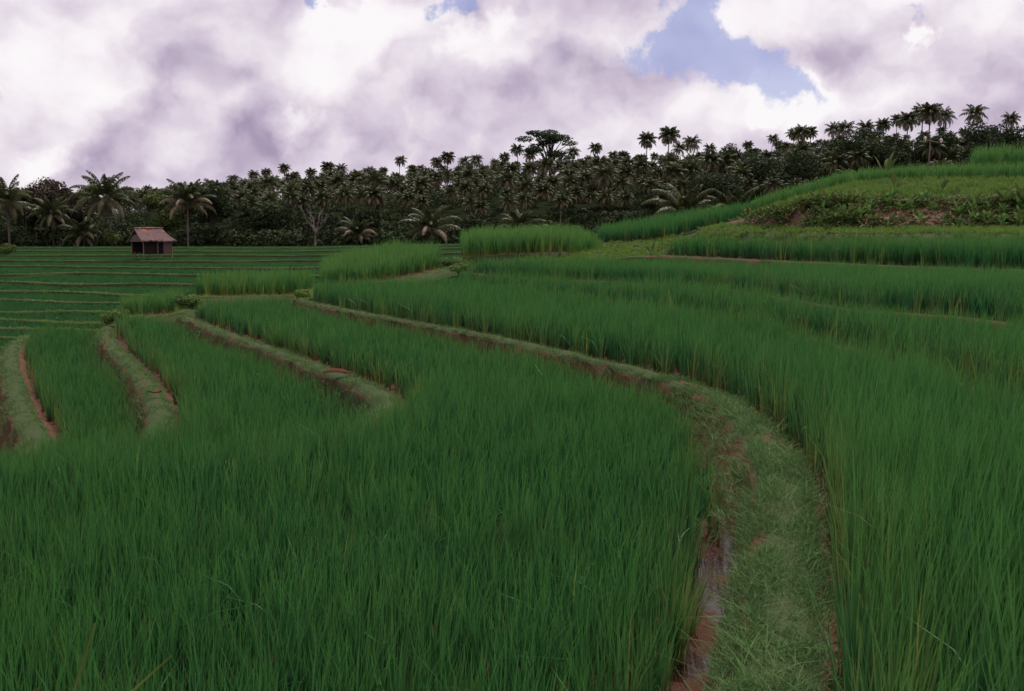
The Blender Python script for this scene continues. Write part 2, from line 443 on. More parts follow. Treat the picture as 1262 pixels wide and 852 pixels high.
def blades(px, py, pz, h, n, width, segs, lean=0.12, bend=0.18, spread=0.05, dry=0.0, tint=None, wind=(0.03, 0.0), kink=0.04):
    """arrays of plants -> vertices, quads and colours of leaf blades; all plant arguments are arrays"""
    N = len(px); rep = np.repeat(np.arange(N), n); K = len(rep)
    az = rng.uniform(0, 2 * np.pi, K); rr = spread * np.sqrt(rng.uniform(0, 1, K))
    bx = px[rep] + rr * np.cos(az); by = py[rep] + rr * np.sin(az); bz = pz[rep]
    hh = h[rep] * rng.uniform(0.58, 1.08, K)
    ln = np.abs(rng.normal(0, lean * 1.25, K)); bd = np.abs(rng.normal(0, bend, K))
    kk = rng.uniform(0, 1, K) < kink; bd = np.where(kk, bd + rng.uniform(0.3, 0.8, K), bd)
    dx = np.cos(az); dy = np.sin(az)
    fa = rng.uniform(0, 2 * np.pi, K); sx = np.cos(fa); sy = np.sin(fa)
    w_ = width[rep] * rng.uniform(0.7, 1.25, K)
    T = np.linspace(0, 1, segs + 1)
    wx = wind[0] + rng.normal(0, .045, N)[rep]; wy = wind[1] + rng.normal(0, .045, N)[rep]
    dr = (np.asarray(dry)[rep] if hasattr(dry, '__len__') else np.full(K, dry)) * rng.uniform(0, 1, K)
    dr = np.where(rng.uniform(0, 1, K) < 0.0035, 0.9, dr)
    ti = (tint[rep] if tint is not None else 0.5) * 0.45 + rng.uniform(0, 1, K) ** 1.5 * 0.65
    V = np.empty((K, segs + 1, 2, 3), np.float32); C = np.empty((K, segs + 1, 2, 3), np.float32)
    for i, t in enumerate(T):
        off = hh * (ln * t + bd * t ** 2.4)
        x = bx + dx * off + wx * hh * t * t; y = by + dy * off + wy * hh * t * t
        z = bz + hh * (t - 0.45 * bd * t ** 3)
        ww = w_ * (0.55 + 0.9 * t - 1.38 * t * t) * 0.5
        V[:, i, 0] = np.stack([x - sx * ww, y - sy * ww, z], 1); V[:, i, 1] = np.stack([x + sx * ww, y + sy * ww, z], 1)
        C[:, i, :, 0] = t; C[:, i, :, 1] = ti[:, None]; C[:, i, :, 2] = np.clip(dr * (1.45 - 1.15 * t), 0, 1)[:, None]
    base = (np.arange(K) * (segs + 1) * 2)[:, None]
    q = []
    for i in range(segs): q.append(base + np.array([2 * i, 2 * i + 1, 2 * i + 3, 2 * i + 2]))
    return V.reshape(-1, 3), np.concatenate(q, 0), C.reshape(-1, 3)


def join(parts):
    V, Qs, C, off = [], [], [], 0
    for v, q, c in parts:
        if len(v) == 0: continue
        V.append(v); Qs.append(q + off); C.append(c); off += len(v)
    return np.vstack(V), np.vstack(Qs), np.vstack(C)


# distance bands: from, to, plant spacing, blades, blade width, segments
BANDS = [(0, 7, .135, 22, .0110, 4), (7, 13, .15, 20, .0130, 3), (13, 22, .19, 17, .018, 3), (22, 36, .25, 15, .025, 2),
         (36, 62, .36, 12, .042, 2), (62, 160, .60, 12, .075, 2)]


def grow(points_fn, height, mat, name, label, edge_dry=None, lean=0.07, bend=0.11, wind=(0.03, 0.0), kink=0.02, spread=0.05, dense=1.0, hvar=0.16, seed=1):
    """a stand of rice: points_fn(spacing) -> x, y, z, edge distance"""
    parts = []
    for a, b, s, n, wd, sg in BANDS:
        x, y, z, e = points_fn(s / math.sqrt(dense), a, b)
        k = (y >= a) & (y < b) & in_view(x, y)
        x, y, z, e = x[k], y[k], z[k], e[k]
        if not len(x): continue
        big = vnoise(x, y, 0.45, seed); mid = vnoise(x, y, 1.7, seed + 9)
        hh = 1.27 * height * (1 - hvar + hvar * 1.4 * big + 0.12 * (mid - 0.5)) * rng.uniform(0.80, 1.13, len(x))
        edge = np.clip(1 - e / 0.35, 0, 1)
        hh = hh * (1 - 0.22 * edge * rng.uniform(0, 1, len(x)))
        dry = 0.10 * (mid ** 3) + edge * 0.78 * rng.uniform(0, 1, len(x)) ** 1.5
        parts.append(blades(x, y, z, hh, n, np.full(len(x), wd), sg, lean, bend, max(spread, s * 0.27), dry, np.clip(0.2 * big + 0.45 * mid + .5 * rng.uniform(0, 1, len(x)) ** 1.5, 0, 1), wind, kink))
    if not parts: return None
    V, q, C = join(parts)
    return tag(mesh_np(name, V, q, mat, C), label, None, None, 'stuff')


def poly_points(poly, z, margins):
    """jittered grid inside a flat polygon, kept off the given edge lines"""
    poly = np.asarray(poly)
    def fn(s, a, b):
        y0 = max(a, poly[:, 1].min(), 1.5); y1 = min(b, poly[:, 1].max())
        if y1 <= y0: return (np.zeros(0),) * 4
        x0 = max(poly[:, 0].min(), -0.52 * y1 - 3); x1 = min(poly[:, 0].max(), 0.52 * y1 + 3)
        gx, gy = np.meshgrid(np.arange(x0, x1, s), np.arange(y0, y1, s)); gx = gx.ravel(); gy = gy.ravel()
        gx = gx + rng.uniform(-.48, .48, len(gx)) * s; gy = gy + rng.uniform(-.48, .48, len(gy)) * s
        k = in_poly(gx, gy, poly); gx, gy = gx[k], gy[k]; e = np.full(len(gx), 9.0)
        for line, mg in margins:
            dd = dist_line(gx, gy, line) - (mg + 0.10 * (vnoise(gx, gy, 1.3, 5) - 0.5)); e = np.minimum(e, dd)
        k = e > 0
        return gx[k], gy[k], np.full(k.sum(), z), e[k]
    return fn


def ruled(front, back, n=60):
    """two control polylines of equal count -> function (s, t) -> points, and their grids"""
    f = spline(front, 0.5); b = spline(back, 0.5)
    def res(c):
        L = np.linspace(0, 1, len(c)); return np.stack([np.interp(np.linspace(0, 1, n), L, c[:, k]) for k in range(3)], 1)
    # resample by control index so that matching control points face each other
    def by_index(pts):
        pts = np.array(pts, float); u = np.linspace(0, len(pts) - 1, n); i = np.minimum(u.astype(int), len(pts) - 2); t = (u - i)[:, None]
        p = np.vstack([2 * pts[0] - pts[1], pts, 2 * pts[-1] - pts[-2]]); i = i + 1
        return 0.5 * (2 * p[i] + (p[i + 1] - p[i - 1]) * t + (2 * p[i - 1] - 5 * p[i] + 4 * p[i + 1] - p[i + 2]) * t ** 2 + (3 * p[i] - p[i - 1] - 3 * p[i + 1] + p[i + 2]) * t ** 3)
    return by_index(front), by_index(back)


def strip_points(Fc, Bc, margin_front=0.2, margin_side=0.1):
    area = 0.0
    seg = np.linalg.norm(np.diff((Fc + Bc) / 2, axis=0)[:, :2], axis=1); wid = np.linalg.norm((Bc - Fc)[:, :2], axis=1)
    wseg = (wid[1:] + wid[:-1]) / 2; ar = seg * wseg; cum = np.concatenate([[0], np.cumsum(ar)]); area = cum[-1]
    def fn(s, a, b):
        N = int(area / s / s)
        if N < 1: return (np.zeros(0),) * 4
        u = (np.arange(N) + rng.uniform(0, 1, N)) / N * area
        i = np.clip(np.searchsorted(cum, u) - 1, 0, len(ar) - 1); fu = (u - cum[i]) / np.maximum(ar[i], 1e-6)
        t = rng.uniform(0, 1, N)
        f = Fc[i] * (1 - fu)[:, None] + Fc[i + 1] * fu[:, None]; k = Bc[i] * (1 - fu)[:, None] + Bc[i + 1] * fu[:, None]
        p = f * (1 - t)[:, None] + k * t[:, None]
        wd = np.linalg.norm((k - f)[:, :2], axis=1); e = t * wd - margin_front
        ok = e > 0; p = p[ok]
        return p[:, 0], p[:, 1], p[:, 2], e[ok]
    return fn


def floor_poly(name, poly, z, mat, rough=0.02):
    poly = [Vector((p[0], p[1], 0)) for p in poly]
    tris = tessellate_polygon([poly])
    V = np.array([[p.x, p.y, z] for p in poly])
    o = mesh_np(name, V, np.array(tris), mat, np.zeros((len(V), 3)))
    me = o.data
    if len(me.polygons) and me.polygons[0].normal.z < 0: me.flip_normals()
    x0, x1 = V[:, 0].min(), V[:, 0].max(); y0, y1 = V[:, 1].min(), V[:, 1].max()
    gx, gy = np.meshgrid(np.arange(x0, x1, .4), np.arange(y0, y1, .4)); gx = gx.ravel(); gy = gy.ravel()
    k = in_poly(gx, gy, V); floor_pts.append(np.stack([gx[k], gy[k], np.full(k.sum(), z)], 1))
    return tag(o, None, None, None, 'structure')


def floor_strip(name, Fc, Bc, mat, grass=0.9, m=8, bump=0.05, seed=3):
    n = len(Fc); t = np.linspace(0, 1, m)[:, None, None]
    G = Fc[None] * (1 - t) + Bc[None] * t
    G = G.copy(); G[1:-1, :, 2] += bump * (vnoise(G[1:-1, :, 0], G[1:-1, :, 1], 1.2, seed) - 0.5) * 2
    lo0 = G[:1].copy(); lo0[:, :, 2] -= .8; lo1 = G[-1:].copy(); lo1[:, :, 2] -= .8
    G = np.concatenate([lo0, G, lo1]); m = m + 2
    V = G.reshape(-1, 3); ii = np.arange(n - 1); q = []
    for r in range(m - 1): q.append(np.stack([r * n + ii, r * n + ii + 1, (r + 1) * n + ii + 1, (r + 1) * n + ii], 1))
    c = np.zeros((len(V), 3)); c[:, 0] = grass
    o = mesh_np(name, V, np.vstack(q), mat, c, smooth=True)
    if o.data.polygons[2 * (n - 1)].normal.z < 0: o.data.flip_normals()
    tt = np.linspace(0, 1, 40)[:, None, None]; Gd = (Fc[None] * (1 - tt) + Bc[None] * tt).reshape(-1, 3); floor_pts.append(Gd)
    return tag(o, None, None, None, 'structure')


def bund(name, line, width, low, run_l, high, run_r, label=None, seed=0, turf=1.0, side_grass=0.1, wide=None):
    """raised earth bund swept along a line: left of the line is the lower field, right the upper one"""
    L = np.asarray(line); n = len(L)
    T = np.gradient(L[:, :2], axis=0); T /= np.linalg.norm(T, axis=1)[:, None] + 1e-9
    Nn = np.stack([-T[:, 1], T[:, 0]], 1)            # points left
    hw = width / 2; run_l = np.full(n, run_l)
    if wide: run_l = run_l + wide[2] * np.clip(1 - np.abs(L[:, 1] - wide[0]) / wide[1], 0, 1) * (L[:, 1] > 0)
    wob = 1 + 0.07 * (vnoise(L[:, 0] + 7, L[:, 1], 0.9, seed) - 0.5) * 2
    prof = [(hw + run_l + .10, -low - .12, 0.0), (hw + run_l * .75, -low * .86, 0.02), (hw + run_l * .4, -low * .45, 0.12), (hw + run_l * .1, -low * .12, 0.38), (hw * .82, -.015, .8), (hw * .4, .012, 1.0), (0, .02, 1.0),
            (-hw * .4, .012, 1.0), (-hw * .82, -.015, .8), (-hw - run_r * .2, -high * .4, 0.1), (-hw - run_r, -high - .02, 0.0), (-hw - run_r - .15, -high - .14, 0.0)]
    V = np.empty((len(prof), n, 3)); C = np.zeros((len(prof), n, 3))
    for r, (o, dz, g) in enumerate(prof):
        jit = 0.05 * (vnoise(L[:, 0], L[:, 1] + r * 3.1, 2.6, seed + r) - 0.5) * 2 * (1 if 0 < r < len(prof) - 1 else 0)
        jit = jit + (0.05 * (vnoise(L[:, 0] * 1.0, L[:, 1] + r * 1.7, 7.0, seed + r + 90) - .5) if 0 < r < len(prof) - 1 else 0)
        V[r, :, :2] = L[:, :2] + Nn * (o * wob + jit)[:, None]
        V[r, :, 2] = L[:, 2] + dz + 0.018 * (vnoise(L[:, 0] + r, L[:, 1], 1.5, seed + 20 + r) - 0.5) * 2
        g = g * turf
        patch = np.clip((vnoise(L[:, 0] + .3 * r, L[:, 1] - .4 * r, 1.9, seed + 70) - .48) * 3.5, 0, 1)
        C[r, :, 0] = g * (1 - .55 * patch) if g > .3 else g + side_grass * vnoise(L[:, 0], L[:, 1] + r, 1.0, seed + 40)
        if side_grass >= 1: C[r, :, 0] = .58 + .35 * vnoise(L[:, 0], L[:, 1] + r, 1.0, seed + 40)
    ii = np.arange(n - 1); q = [np.stack([r * n + ii, r * n + ii + 1, (r + 1) * n + ii + 1, (r + 1) * n + ii], 1) for r in range(len(prof) - 1)]
    o = mesh_np(name, V.reshape(-1, 3), np.vstack(q), M['bund'], C.reshape(-1, 3), smooth=True)
    if o.data.polygons[5 * (n - 1)].normal.z < 0: o.data.flip_normals()
    tag(o, label, None, None, 'structure')
    return o


def turf_on(line, width, extra, densities, seed, hscale=1.0, bare=0.50):
    """short grass on the top of a bund and sparse tufts down its sides"""
    L = np.asarray(line); parts = []
    seg = np.linalg.norm(np.diff(L[:, :2], axis=0), axis=1); cum = np.concatenate([[0], np.cumsum(seg)])
    T = np.gradient(L[:, :2], axis=0); T /= np.linalg.norm(T, axis=1)[:, None] + 1e-9
    for a, b, dens, wd, sg in densities:
        W = width + extra
        N = int(cum[-1] * W * dens)
        u = rng.uniform(0, cum[-1], N); p = np.stack([np.interp(u, cum, L[:, k]) for k in range(3)], 1)
        t = np.stack([np.interp(u, cum, T[:, k]) for k in range(2)], 1)
        off = rng.uniform(-width / 2 - extra * .3, width / 2 + extra * .7, N)
        x = p[:, 0] - t[:, 1] * off; y = p[:, 1] + t[:, 0] * off
        over = np.maximum(np.abs(off) - width * .42, 0)
        z = p[:, 2] - over * 1.25 - .005
        keep = rng.uniform(0, 1, N) < np.clip(1.15 - over * 3.6, 0.0, 1) * np.clip((vnoise(x, y, 4.6, seed) - bare + .28) * 3.2, 0.16, 1)
        k = keep & (y >= a) & (y < b) & in_view(x, y, 1.0)
        x, y, z = x[k], y[k], z[k]
        if not len(x): continue
        big = vnoise(x, y, 3.0, seed + 2)
        h = (0.045 + 0.06 * big ** 2) * hscale * rng.uniform(.6, 1.5, len(x))
        parts.append(blades(x, y, z, h, 1, np.full(len(x), wd), sg, 0.55, 0.5, 0.01, 0.18 * rng.uniform(0, 1, len(x)) ** 2, big, (0, 0), 0.1))
    return parts


TURF_D = [(0, 7, 9000, .0055, 2), (7, 13, 5200, .008, 2), (13, 24, 2200, .013, 1), (24, 50, 700, .028, 1)]

# ------------------------------------------------------------------ the terraces: bund lines, near to far
B1 = spline([(-.9, -3, 0), (-.1, 0.2, 0)] + [P(*q, z=0) for q in [(955, 850), (967, 760), (969, 650), (963, 580), (925, 522), (880, 487), (800, 461), (700, 436), (600, 414), (500, 396), (430, 383), (376, 371)]] + [Q(375, 32.6, -.01), Q(378, 34.2, -.02)], .11)
B2 = spline([(-15, -3, -.4), (-15, 4, -.4), (-12, 7.7, -.4), (-7, 8.1, -.4), (-4.6, 8.6, -.4), (-3.3, 9.2, -.4), (-2.3, 9.9, -.4), (-1.75, 10.7, -.4)] +
            [P(*q, z=-.4) for q in [(462, 522), (476, 500), (466, 484), (438, 469), (400, 456), (350, 436), (300, 419), (260, 404), (226, 390)]])
B3 = spline([(-19, -3, -.85), (-19, 6, -.85), (-15, 9.7, -.85), (-9, 10.0, -.85), (-6.6, 10.5, -.85), (-5.2, 11.3, -.85)] +
            [P(*q, z=-.85) for q in [(180, 556), (194, 530), (196, 502), (178, 468), (152, 440), (131, 416), (132, 402)]])
B4 = spline([(-24, -3, -1.3), (-24, 8, -1.3), (-17, 12.0, -1.3), (-10, 12.2, -1.3), (-7.6, 12.7, -1.3)] +
            [P(*q, z=-1.3) for q in [(42, 556), (30, 512), (18, 475), (12, 445), (18, 425), (40, 412)]])
E1 = spline([(5.4, -3, .18), (5.3, 4, .18)] + [P(px, py, z=.38)[:2] + (.18,) for px, py in [(1262, 478), (1180, 451), (1095, 428), (1000, 404), (900, 386), (800, 372), (700, 361), (620, 353), (566, 346)]])
E2 = spline([(9.6, -3, .53), (9.2, 8, .53)] + [P(*q, z=.6)[:2] + (.53,) for q in [(1262, 396), (1190, 387), (1100, 381), (1030, 375), (900, 355), (760, 346), (620, 339), (566, 333)]])
E3c = [(16, 3, 1.05), (15, 16, 1.05), Q(1262, 26.5, 1.04), Q(1140, 29.5, 1.05), Q(1000, 34.5, 1.10), Q(900, 40, 1.13), Q(815, 46, 1.19)]
E3 = spline(E3c)

F1z, F2z, F3z, F4z = -.50, -.95, -1.42, -1.85
F0z, U1z, U2z = -.12, .13, .48
far_lane = [P(376, 369, z=0), P(300, 372, z=-.15), P(226, 388, z=-.4)]
F0 = np.vstack([B1, E1[::-1]]); F1 = np.vstack([B1, np.array(far_lane[1:2]), B2[::-1]])
F2 = np.vstack([B2, B3[::-1]]); F3 = np.vstack([B3, B4[::-1]])
F4 = np.vstack([B4, [(-19, 27, 0), (-26, 24, 0), (-34, 10, 0), (-34, -3, 0)]])
U1 = np.vstack([E1, E2[::-1]])
d_front = [Q(562, 43.5, .6), Q(650, 43.5, .7), Q(720, 43.5, .85), Q(770, 44, 1.0), Q(815, 46, 1.15)]
U2 = np.vstack([E2, np.array(d_front), E3[::-1]])
for nm, pl, z in (('upper_paddy_ground', F0, F0z), ('front_paddy_ground', F1, F1z), ('middle_paddy_ground', F2, F2z), ('lower_paddy_ground', F3, F3z),
                  ('bottom_paddy_ground', F4, F4z), ('high_paddy_ground', U1, U1z), ('higher_paddy_ground', U2, U2z)):
    floor_poly(nm, pl, z, M['mud'])
wat = np.vstack([B1[(B1[:, 1] < 9.2)], (B1[(B1[:, 1] < 9.2)] - np.array([2.2, 0, 0]))[::-1]])
water = floor_poly('water', wat, F1z + .035, M['water']); floor_pts.pop()

bund('grass_path', B1, .36, .42, .07, .12, .10, 'grassy red earth bund curving away from the camera', 1, wide=(9.2, 2.6, .26), side_grass=.3)
bund('grass_path', B2, .36, .40, .13, .10, .10, 'second grassy bund below the main path', 2, side_grass=.75)
bund('grass_path', B3, .38, .40, .10, .10, .12, 'third grassy bund down the slope', 3, side_grass=.75)
bund('grass_path', B4, .45, .45, .15, .10, .12, 'broad lowest grassy bund at the picture edge', 4)
bund('earth_bund', E1, .2, .28, .12, .06, .10, 'low bund hidden between two upper rice terraces', 5, turf=.2)
bund('earth_bund', E2, .2, .42, .12, .08, .10, 'bund below the third upper rice terrace', 6, turf=.2)
bund('earth_bund', E3, .40, .58, .2, .08, .10, 'bund under the tall rice terrace on the right', 7, turf=.75)
turf_parts = []
for ln, wd, ex, sd in ((B1, .36, .20, 1), (B2, .38, .38, 2), (B3, .38, .32, 3), (B4, .45, .4, 4)):
    turf_parts += turf_on(ln, wd, ex, TURF_D, sd)
# longer tufts low in the foreground of the main path
nearB = B1[(B1[:, 1] > 3.0) & (B1[:, 1] < 5.0)]
turf_parts += turf_on(nearB, .40, .20, [(0, 5.4, 800, .006, 3)], 11, 2.2, .45)
turf_parts += turf_on(B1[(B1[:, 1] > 5.0) & (B1[:, 1] < 11)], .42, .5, [(0, 12, 500, .007, 3)], 12, 1.9, .5)
bk_ = B1[(B1[:, 1] > 6.6) & (B1[:, 1] < 12.5)]
t_ = np.gradient(bk_[:, :2], axis=0); t_ /= np.linalg.norm(t_, axis=1)[:, None]
u_ = rng.integers(0, len(bk_), 260); o_ = .20 + rng.uniform(0, .34, 260)
x_, y_ = bk_[u_, 0] - t_[u_, 1] * o_ + rng.normal(0, .05, 260), bk_[u_, 1] + t_[u_, 0] * o_ + rng.normal(0, .05, 260)
turf_parts.append(blades(x_, y_, -.03 - (o_ - .18) * .9, rng.uniform(.05, .13, 260), 14, np.full(260, .007), 3, .7, .7, .04, .7 * rng.uniform(0, 1, 260), rng.uniform(0, .7, 260), (0, 0), .1))
V, q, C = join(turf_parts)
tag(mesh_np('short_grass', V, q, M['turf'], C), 'short green turf covering the tops of the bunds', None, None, 'stuff')

# ---- rice on the near terraces
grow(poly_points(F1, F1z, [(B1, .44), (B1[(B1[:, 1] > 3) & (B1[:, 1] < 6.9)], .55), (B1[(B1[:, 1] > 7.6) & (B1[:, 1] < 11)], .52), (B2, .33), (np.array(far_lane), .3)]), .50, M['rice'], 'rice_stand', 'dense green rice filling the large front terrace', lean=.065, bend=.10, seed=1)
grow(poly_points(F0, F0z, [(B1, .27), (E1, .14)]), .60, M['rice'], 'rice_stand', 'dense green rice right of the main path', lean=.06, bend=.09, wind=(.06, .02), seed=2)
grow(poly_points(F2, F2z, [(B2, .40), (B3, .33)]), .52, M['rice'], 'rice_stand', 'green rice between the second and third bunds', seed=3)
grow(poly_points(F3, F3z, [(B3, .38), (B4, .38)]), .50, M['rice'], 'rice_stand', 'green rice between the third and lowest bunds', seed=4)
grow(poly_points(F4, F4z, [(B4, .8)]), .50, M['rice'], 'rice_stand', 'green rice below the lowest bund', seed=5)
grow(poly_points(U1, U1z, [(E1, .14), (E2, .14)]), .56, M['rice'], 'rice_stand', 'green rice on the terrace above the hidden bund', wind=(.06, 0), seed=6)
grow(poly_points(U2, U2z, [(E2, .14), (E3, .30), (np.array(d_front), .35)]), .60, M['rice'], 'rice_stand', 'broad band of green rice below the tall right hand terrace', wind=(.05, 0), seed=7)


# ------------------------------------------------------------------ sloping terraces higher up and beyond
def ext(pts):
    """carry a line past the right edge of the photograph"""
    a = pts[0]; return [(a[0] + 16, a[1] - 5, a[2]), (a[0] + 7, a[1] - 1.5, a[2])] + pts


def field(name, front, back, mat=None, grass=.9):
    Fc, Bc = ruled(front, back)
    floor_strip(name, Fc, Bc, mat or M['bank'], grass)
    return Fc, Bc


u3_back = ext([Q(1262, 32, 1.05), Q(1100, 34, 1.1), Q(1000, 37, 1.15), Q(920, 42, 1.2), Q(850, 47.5, 1.25)])
u3_front = ext([Q(1262, 26.5, 1.02), Q(1140, 29.5, 1.03), Q(1000, 34.5, 1.08), Q(900, 40, 1.11), Q(815, 46, 1.17)])
ledge_f = ext([Q(1262, 33.4, 2.05), Q(1100, 35.4, 2.08), Q(1000, 38.5, 2.12), Q(920, 43.8, 2.2), Q(860, 49.4, 2.45)])
foot = ext([Q(1262, 36, 2.3), Q(1100, 37.6, 2.3), Q(1000, 40, 2.35), Q(940, 44.5, 2.5), Q(895, 49.8, 2.7)])
top = ext([Q(1262, 38.5, 3.45), Q(1100, 40, 3.5), Q(1000, 42, 3.45), Q(940, 46, 3.05), Q(895, 50.4, 2.78)])
u5_f = ext([Q(1262, 45, 4.62), Q(1100, 46, 4.55), Q(1036, 47, 4.35), Q(963, 50, 3.65), Q(932, 51.5, 3.25)])
crest = ext([Q(1262, 58, 5.3), Q(1100, 57, 5.1), Q(1036, 57, 4.75), Q(963, 58, 3.9), Q(928, 60, 3.5)])

a = field('terrace_ground', u3_front, u3_back, M['mud'])
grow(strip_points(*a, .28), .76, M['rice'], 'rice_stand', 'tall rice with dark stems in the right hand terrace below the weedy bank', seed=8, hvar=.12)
a = field('grass_bank', u3_back, ledge_f)
grow(strip_points(*a, .05), .26, M['wild_grass'], 'grass', 'rough grass on the bank behind the tall rice', lean=.35, bend=.4, seed=9, dense=1.3)
a = field('grass_ledge', ledge_f, foot)
grow(strip_points(*a, .0), .16, M['wild_grass'], 'grass', 'short pale grass on the ledge below the red earth', lean=.35, bend=.4, seed=10, dense=1.5)
a = field('red_earth_bank', foot, top, M['red_bank'], .1)
redF, redB = a
a = field('terrace_ground', top, u5_f)
grow(strip_points(*a, .15), .24, M['wild_grass'], 'grass', 'low pale green grass on the terrace above the weedy bank', lean=.2, bend=.3, seed=11, dense=1.4)
a = field('terrace_ground', u5_f, crest)
grow(strip_points(*a, .2), .70, M['rice_tall'], 'rice_stand', 'bright green rice along the hill crest', seed=12)
a = field('terrace_ground', [Q(1560, 50, 5.7), Q(1400, 51, 5.65), Q(1262, 51.5, 5.55), Q(1225, 51.8, 5.5), Q(1196, 52.5, 5.4)],
          [Q(1560, 66, 6.2), Q(1400, 66, 6.1), Q(1262, 66, 6.0), Q(1225, 66, 5.9), Q(1196, 62, 5.6)])
grow(strip_points(*a, .2), 1.15, M['rice_tall'], 'rice_stand', 'tallest rice block at the top right of the hill', seed=13)

e_f = [Q(936, 51.4, 3.15), Q(895, 50.6, 2.7), Q(870, 50, 2.5), Q(835, 50.2, 2.12), Q(800, 52, 1.88), Q(765, 54, 1.82), Q(738, 55, 1.72)]
e_b = [Q(936, 60, 3.45), Q(895, 60, 3.1), Q(870, 62, 3.05), Q(835, 64, 2.95), Q(800, 66, 2.8), Q(765, 67, 2.5), Q(740, 68, 2.1)]
a = field('terrace_ground', e_f, e_b)
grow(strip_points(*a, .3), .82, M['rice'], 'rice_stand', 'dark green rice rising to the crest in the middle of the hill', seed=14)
dd_f = [Q(736, 52, .95), Q(695, 47, 1.30), Q(650, 45, 1.3), Q(600, 44.5, 1.2), Q(570, 45, 1.12)]
dd_b = [Q(738, 60, 1.15), Q(700, 62, 1.9), Q(650, 62, 1.8), Q(600, 62, 1.7), Q(572, 60, 1.5)]
a = field('terrace_ground', dd_f, dd_b)
grow(strip_points(*a, .08), .95, M['rice_tall'], 'rice_stand', 'tall bright rice block standing above the pale grass slope', seed=15)
s_f = [(p[0], p[1], p[2] - .12) for p in d_front[::-1]]
s_b = [Q(850, 50.3, 2.2), Q(790, 53, 1.85), Q(720, 55, 1.72), Q(660, 46, 1.33), Q(562, 45.2, 1.12)]
a = field('grass_slope', s_f, s_b)
grow(strip_points(*a, .0), .17, M['wild_grass'], 'grass', 'pale short grass slope between the rice terraces', lean=.35, bend=.4, seed=16, dense=1.5)
a = field('grass_slope', [Q(920, 42, 1.2), Q(870, 46.5, 1.22), Q(840, 48, 1.25), Q(815, 46.2, 1.2)], [Q(915, 46.5, 2.4), Q(885, 49.8, 2.5), Q(855, 50, 2.3), Q(820, 51, 2.0)])
grow(strip_points(*a, .0), .2, M['wild_grass'], 'grass', 'rough grass at the left end of the tall rice terrace', lean=.35, bend=.4, seed=17, dense=1.5)

# blocks beyond the lane on the left
a_f = [Q(541, 45, .6), Q(510, 43, .4), Q(470, 41, .2), Q(430, 41, .08), Q(396, 42, -.25)]
a_b = [Q(538, 58, .85), Q(510, 60, .9), Q(480, 62, .9), Q(440, 62, .6), Q(398, 58, .1)]
a = field('terrace_ground', a_f, a_b, M['mud'])
grow(strip_points(*a, .3), .88, M['rice_tall'], 'rice_stand', 'tall bright rice block just beyond the grassy lane', seed=18)
b_f = [Q(378, 35.5, -.08), Q(340, 34.6, -.1), Q(290, 34.4, -.1), Q(238, 34.4, -.12)]
b_b = [Q(385, 40, .0), Q(345, 40, -.05), Q(295, 40, -.1), Q(245, 39, -.15)]
a = field('terrace_ground', b_f, b_b, M['mud'])
grow(strip_points(*a, .25), .74, M['rice_tall'], 'rice_stand', 'middle rice block beyond the lane', seed=19)
c_f = [Q(214, 31.8, -.48), Q(190, 31.8, -.55), Q(165, 32, -.6), Q(146, 32.5, -.65)]
c_b = [Q(228, 36, -.4), Q(200, 36, -.5), Q(172, 36, -.6), Q(152, 36, -.65)]
a = field('terrace_ground', c_f, c_b, M['mud'])
grow(strip_points(*a, .2), .58, M['rice_tall'], 'rice_stand', 'small rice block beyond the lane above the left valley', seed=20)
lane = spline([Q(575, 43, .68), Q(545, 42.5, .62), Q(500, 41, .3), Q(440, 39.5, .13), Q(398, 37.5, .06), Q(384, 34, .0), Q(376, 31.5, -.01)])
lane2 = spline([Q(374, 34.0, -.03), Q(340, 33.9, -.04), Q(290, 33.7, -.05), Q(240, 33.4, -.08), Q(224, 31.2, -.35), Q(215, 31, -.42), Q(190, 30.8, -.5), Q(150, 31.5, -.6), Q(132, 31, -.84)])
bund('grass_path', lane[::-1], .7, .3, .3, .1, .3, 'pale grassy lane along the rice block ends', 21, side_grass=1)
bund('grass_path', lane2[::-1], .5, .5, .3, .12, .2, 'thin pale bund under the middle rice block', 22, side_grass=1)
V, q, C = join(turf_on(lane, .7, .7, TURF_D, 21, 1.6) + turf_on(lane2, .5, .6, TURF_D, 22, 1.6))
tag(mesh_np('short_grass', V, q, M['wild_grass'], C), 'pale rough grass on the lane', None, None, 'stuff')

# ------------------------------------------------------------------ the left valley of narrow terraces
vy = [440, 428, 416.5, 405, 393.5, 382.5, 370.5, 358, 346, 336.5, 328, 320.5, 314, 309, 305.5, 302.5]
vd = [34, 36.5, 39, 42, 45.5, 49.5, 55, 62, 71, 80, 90, 101, 113, 124, 134, 143]
vlines = []
for k, (yy, dd) in enumerate(zip(vy, vd)):
    row = []
    tilt = 0.020 if k < 9 else 0.008
    for px in (-320, -160, 0, 90, 180, 270, 360, 450, 540, 640):
        zb = EYE - dd * (yy - 300) / F_PX
        y2 = yy + tilt * max(px, -100) * (1 - 0.35 * (px > 300)) + 1.3 * math.sin(px * .013 + k * 1.7) + 1.0 * math.sin(px * .031 + k * 2.9)
        d = (EYE - zb) * F_PX / max(y2 - 300, 3.0) if k < 12 else dd - (y2 - yy) * 1.5
        if k >= 10: d = dd - (y2 - yy) * 1.6
        lift = 0.0
        if px > 360: lift = (px - 360) / 280 * 0.5 * (k / 13)
        row.append(Q(px, d, zb + lift))
    vlines.append(row)
rice_pts = []
vparts = []
turf_v = []
